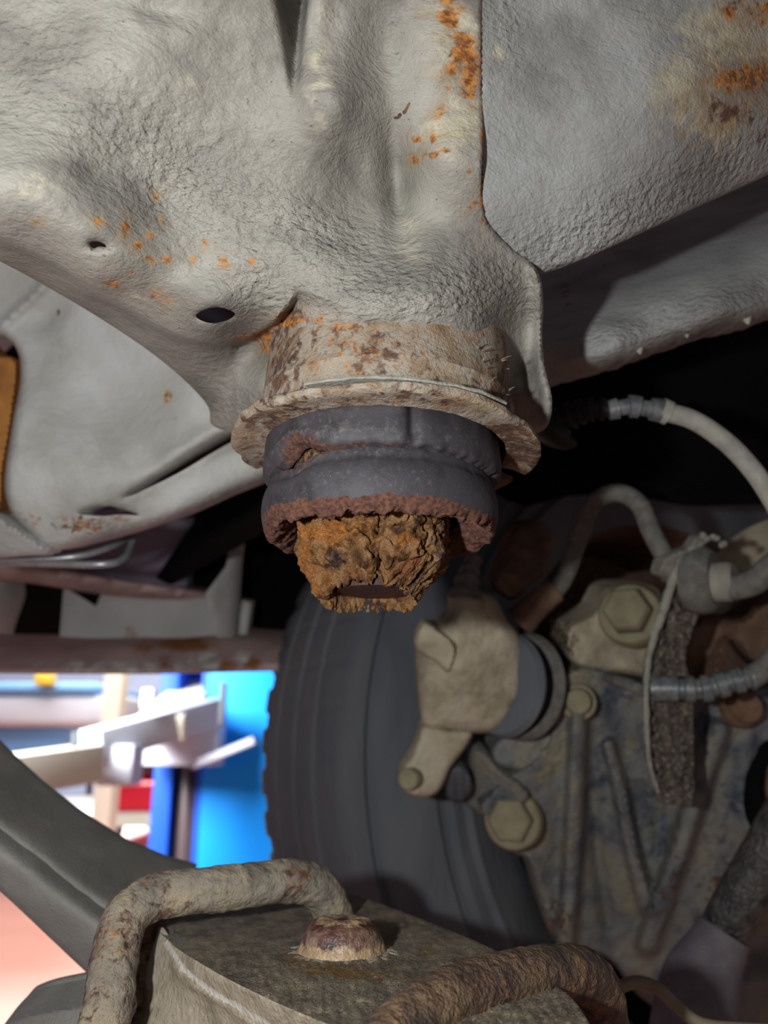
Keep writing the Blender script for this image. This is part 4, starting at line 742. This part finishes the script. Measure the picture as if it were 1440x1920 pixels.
# ================================================================== WORKSHOP BEYOND (blurred)
def pxbox(name, x0, y0, x1, y1, d, dep, mat, parent, to_floor=False, bev=.01):
    a = at(x0, y1, d); b = at(x1, y0, d)
    return box(name, (min(a[0], b[0]), a[1], 0.0 if to_floor else a[2]), (max(a[0], b[0]), a[1] + dep, b[2]), mat, parent, bev=bev)
PT = thing('vehicle_lift', 'bright blue vehicle lift post with a dark cylinder and white grey arms', 'vehicle lift', at(380, 1500, 4.2) * [1, 1, 0])
yp = float(at(380, 1500, 4.2)[1]); S4 = 4.2 / F
X = lambda px: (px - 720) * S4
box('post_flange', (X(284), yp, 0), (X(320), yp + .30, 2.9), M_DBLUE, PT, bev=.008)
box('post_back', (X(284), yp + .30, 0), (X(470), yp + .34, 2.9), M_DBLUE, PT, bev=.008)
box('post_face', (X(378), yp - .02, 0), (X(545), yp + .05, 2.9), M_BLUE, PT, bev=.008)
box('post_inner_edge', (X(366), yp - .01, 0), (X(384), yp + .10, 2.9), M_DBLUE, PT, bev=.008)
lathe('cylinder', (X(344), yp + .12, 0), (0, 0, 1), [(.0001, .02), (.07, .02), (.07, 1.72), (.055, 1.75), (.0001, 1.75)], M_COLUMN, PT, seg=32)
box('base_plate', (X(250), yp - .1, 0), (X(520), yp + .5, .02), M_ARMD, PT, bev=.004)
LA = PT
pxbox('carriage', 250, 1352, 405, 1436, 3.95, .20, M_ARM, LA)
beam('carriage_rail', at(360, 1436, 3.9), at(478, 1388, 3.9), .05, .035, M_ARM, LA)
beam('upper_arm', at(300, 1365, 3.8), at(395, 1275, 5.0), .22, .12, M_CREAM, LA)
beam('lower_arm', at(170, 1400, 3.5), at(400, 1335, 4.1), .16, .14, M_ARM, LA)
pxbox('arm_block', 178, 1396, 246, 1474, 3.45, .16, M_ARM, LA)
pxbox('arm_pin', 262, 1290, 286, 1330, 3.6, .05, M_CREAM, LA)
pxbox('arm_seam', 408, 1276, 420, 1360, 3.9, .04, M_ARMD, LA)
beam('outer_arm', at(-60, 1465, 3.0), at(170, 1430, 3.4), .20, .15, M_CREAM, LA)
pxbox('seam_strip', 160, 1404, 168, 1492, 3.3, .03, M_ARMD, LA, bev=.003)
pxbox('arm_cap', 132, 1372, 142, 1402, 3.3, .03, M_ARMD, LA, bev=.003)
VAN = thing('parked_van', 'pale lilac grey van far behind the sill', 'van', at(60, 1330, 9) * [1, 1, 0])
pxbox('van_body', -120, 1302, 232, 1362, 9.0, 2.0, M_ARM, VAN, bev=.08)
pxbox('van_window_band', -110, 1278, 182, 1303, 9.05, 1.8, M_SKYW, VAN, bev=.08)
pxbox('van_sign', 62, 1262, 92, 1284, 8.9, .2, M_YELL, VAN, bev=.02)
for xx in (-60, 190):
    c = at(xx, 1420, 9.1); lathe('van_wheel', (c[0], c[1], .34), (0, -1, 0), [(.0001, -.1), (.30, -.1), (.34, -.08), (.34, .08), (.3, .1), (.0001, .1)], M_TYRE, VAN, seg=32)
pxbox('van_skirt', -120, 1362, 120, 1428, 9.1, 1.8, M_SKYW, VAN, bev=.04)
RC = thing('red_car', 'bright red car outside in strong light left of the blue post', 'car', at(265, 1560, 12.5) * [1, 1, 0])
a0 = at(268, 1500, 12.5); RX, RY = a0[0], a0[1]
box('car_body', (RX - .75, RY, .35), (RX + 1.0, RY + 3.6, .95), M_RED, RC, bev=.12)
box('cabin', (RX - .55, RY + .8, .95), (RX + .85, RY + 2.8, 1.48), M_RED, RC, bev=.16)
box('windscreen', (RX - .45, RY + .76, 1.0), (RX + .75, RY + .90, 1.40), M_GLASS, RC, bev=.04)
box('bumper', (RX - .74, RY - .06, .30), (RX + .98, RY + .05, .52), M_CREAM, RC, bev=.04)
for sx in (-.6, .85):
    for sy in (.6, 2.9): lathe('car_wheel', (RX + sx, RY + sy, .3), (1, 0, 0), [(.0001, -.09), (.27, -.09), (.3, -.07), (.3, .07), (.27, .09), (.0001, .09)], M_TYRE, RC, seg=24)
pxbox('pillar', 170, 1250, 205, 1540, 8.0, .25, M_CREAM, None, to_floor=True); tag(bpy.data.objects['pillar'], 'cream pillar standing behind the lift arms', 'pillar')
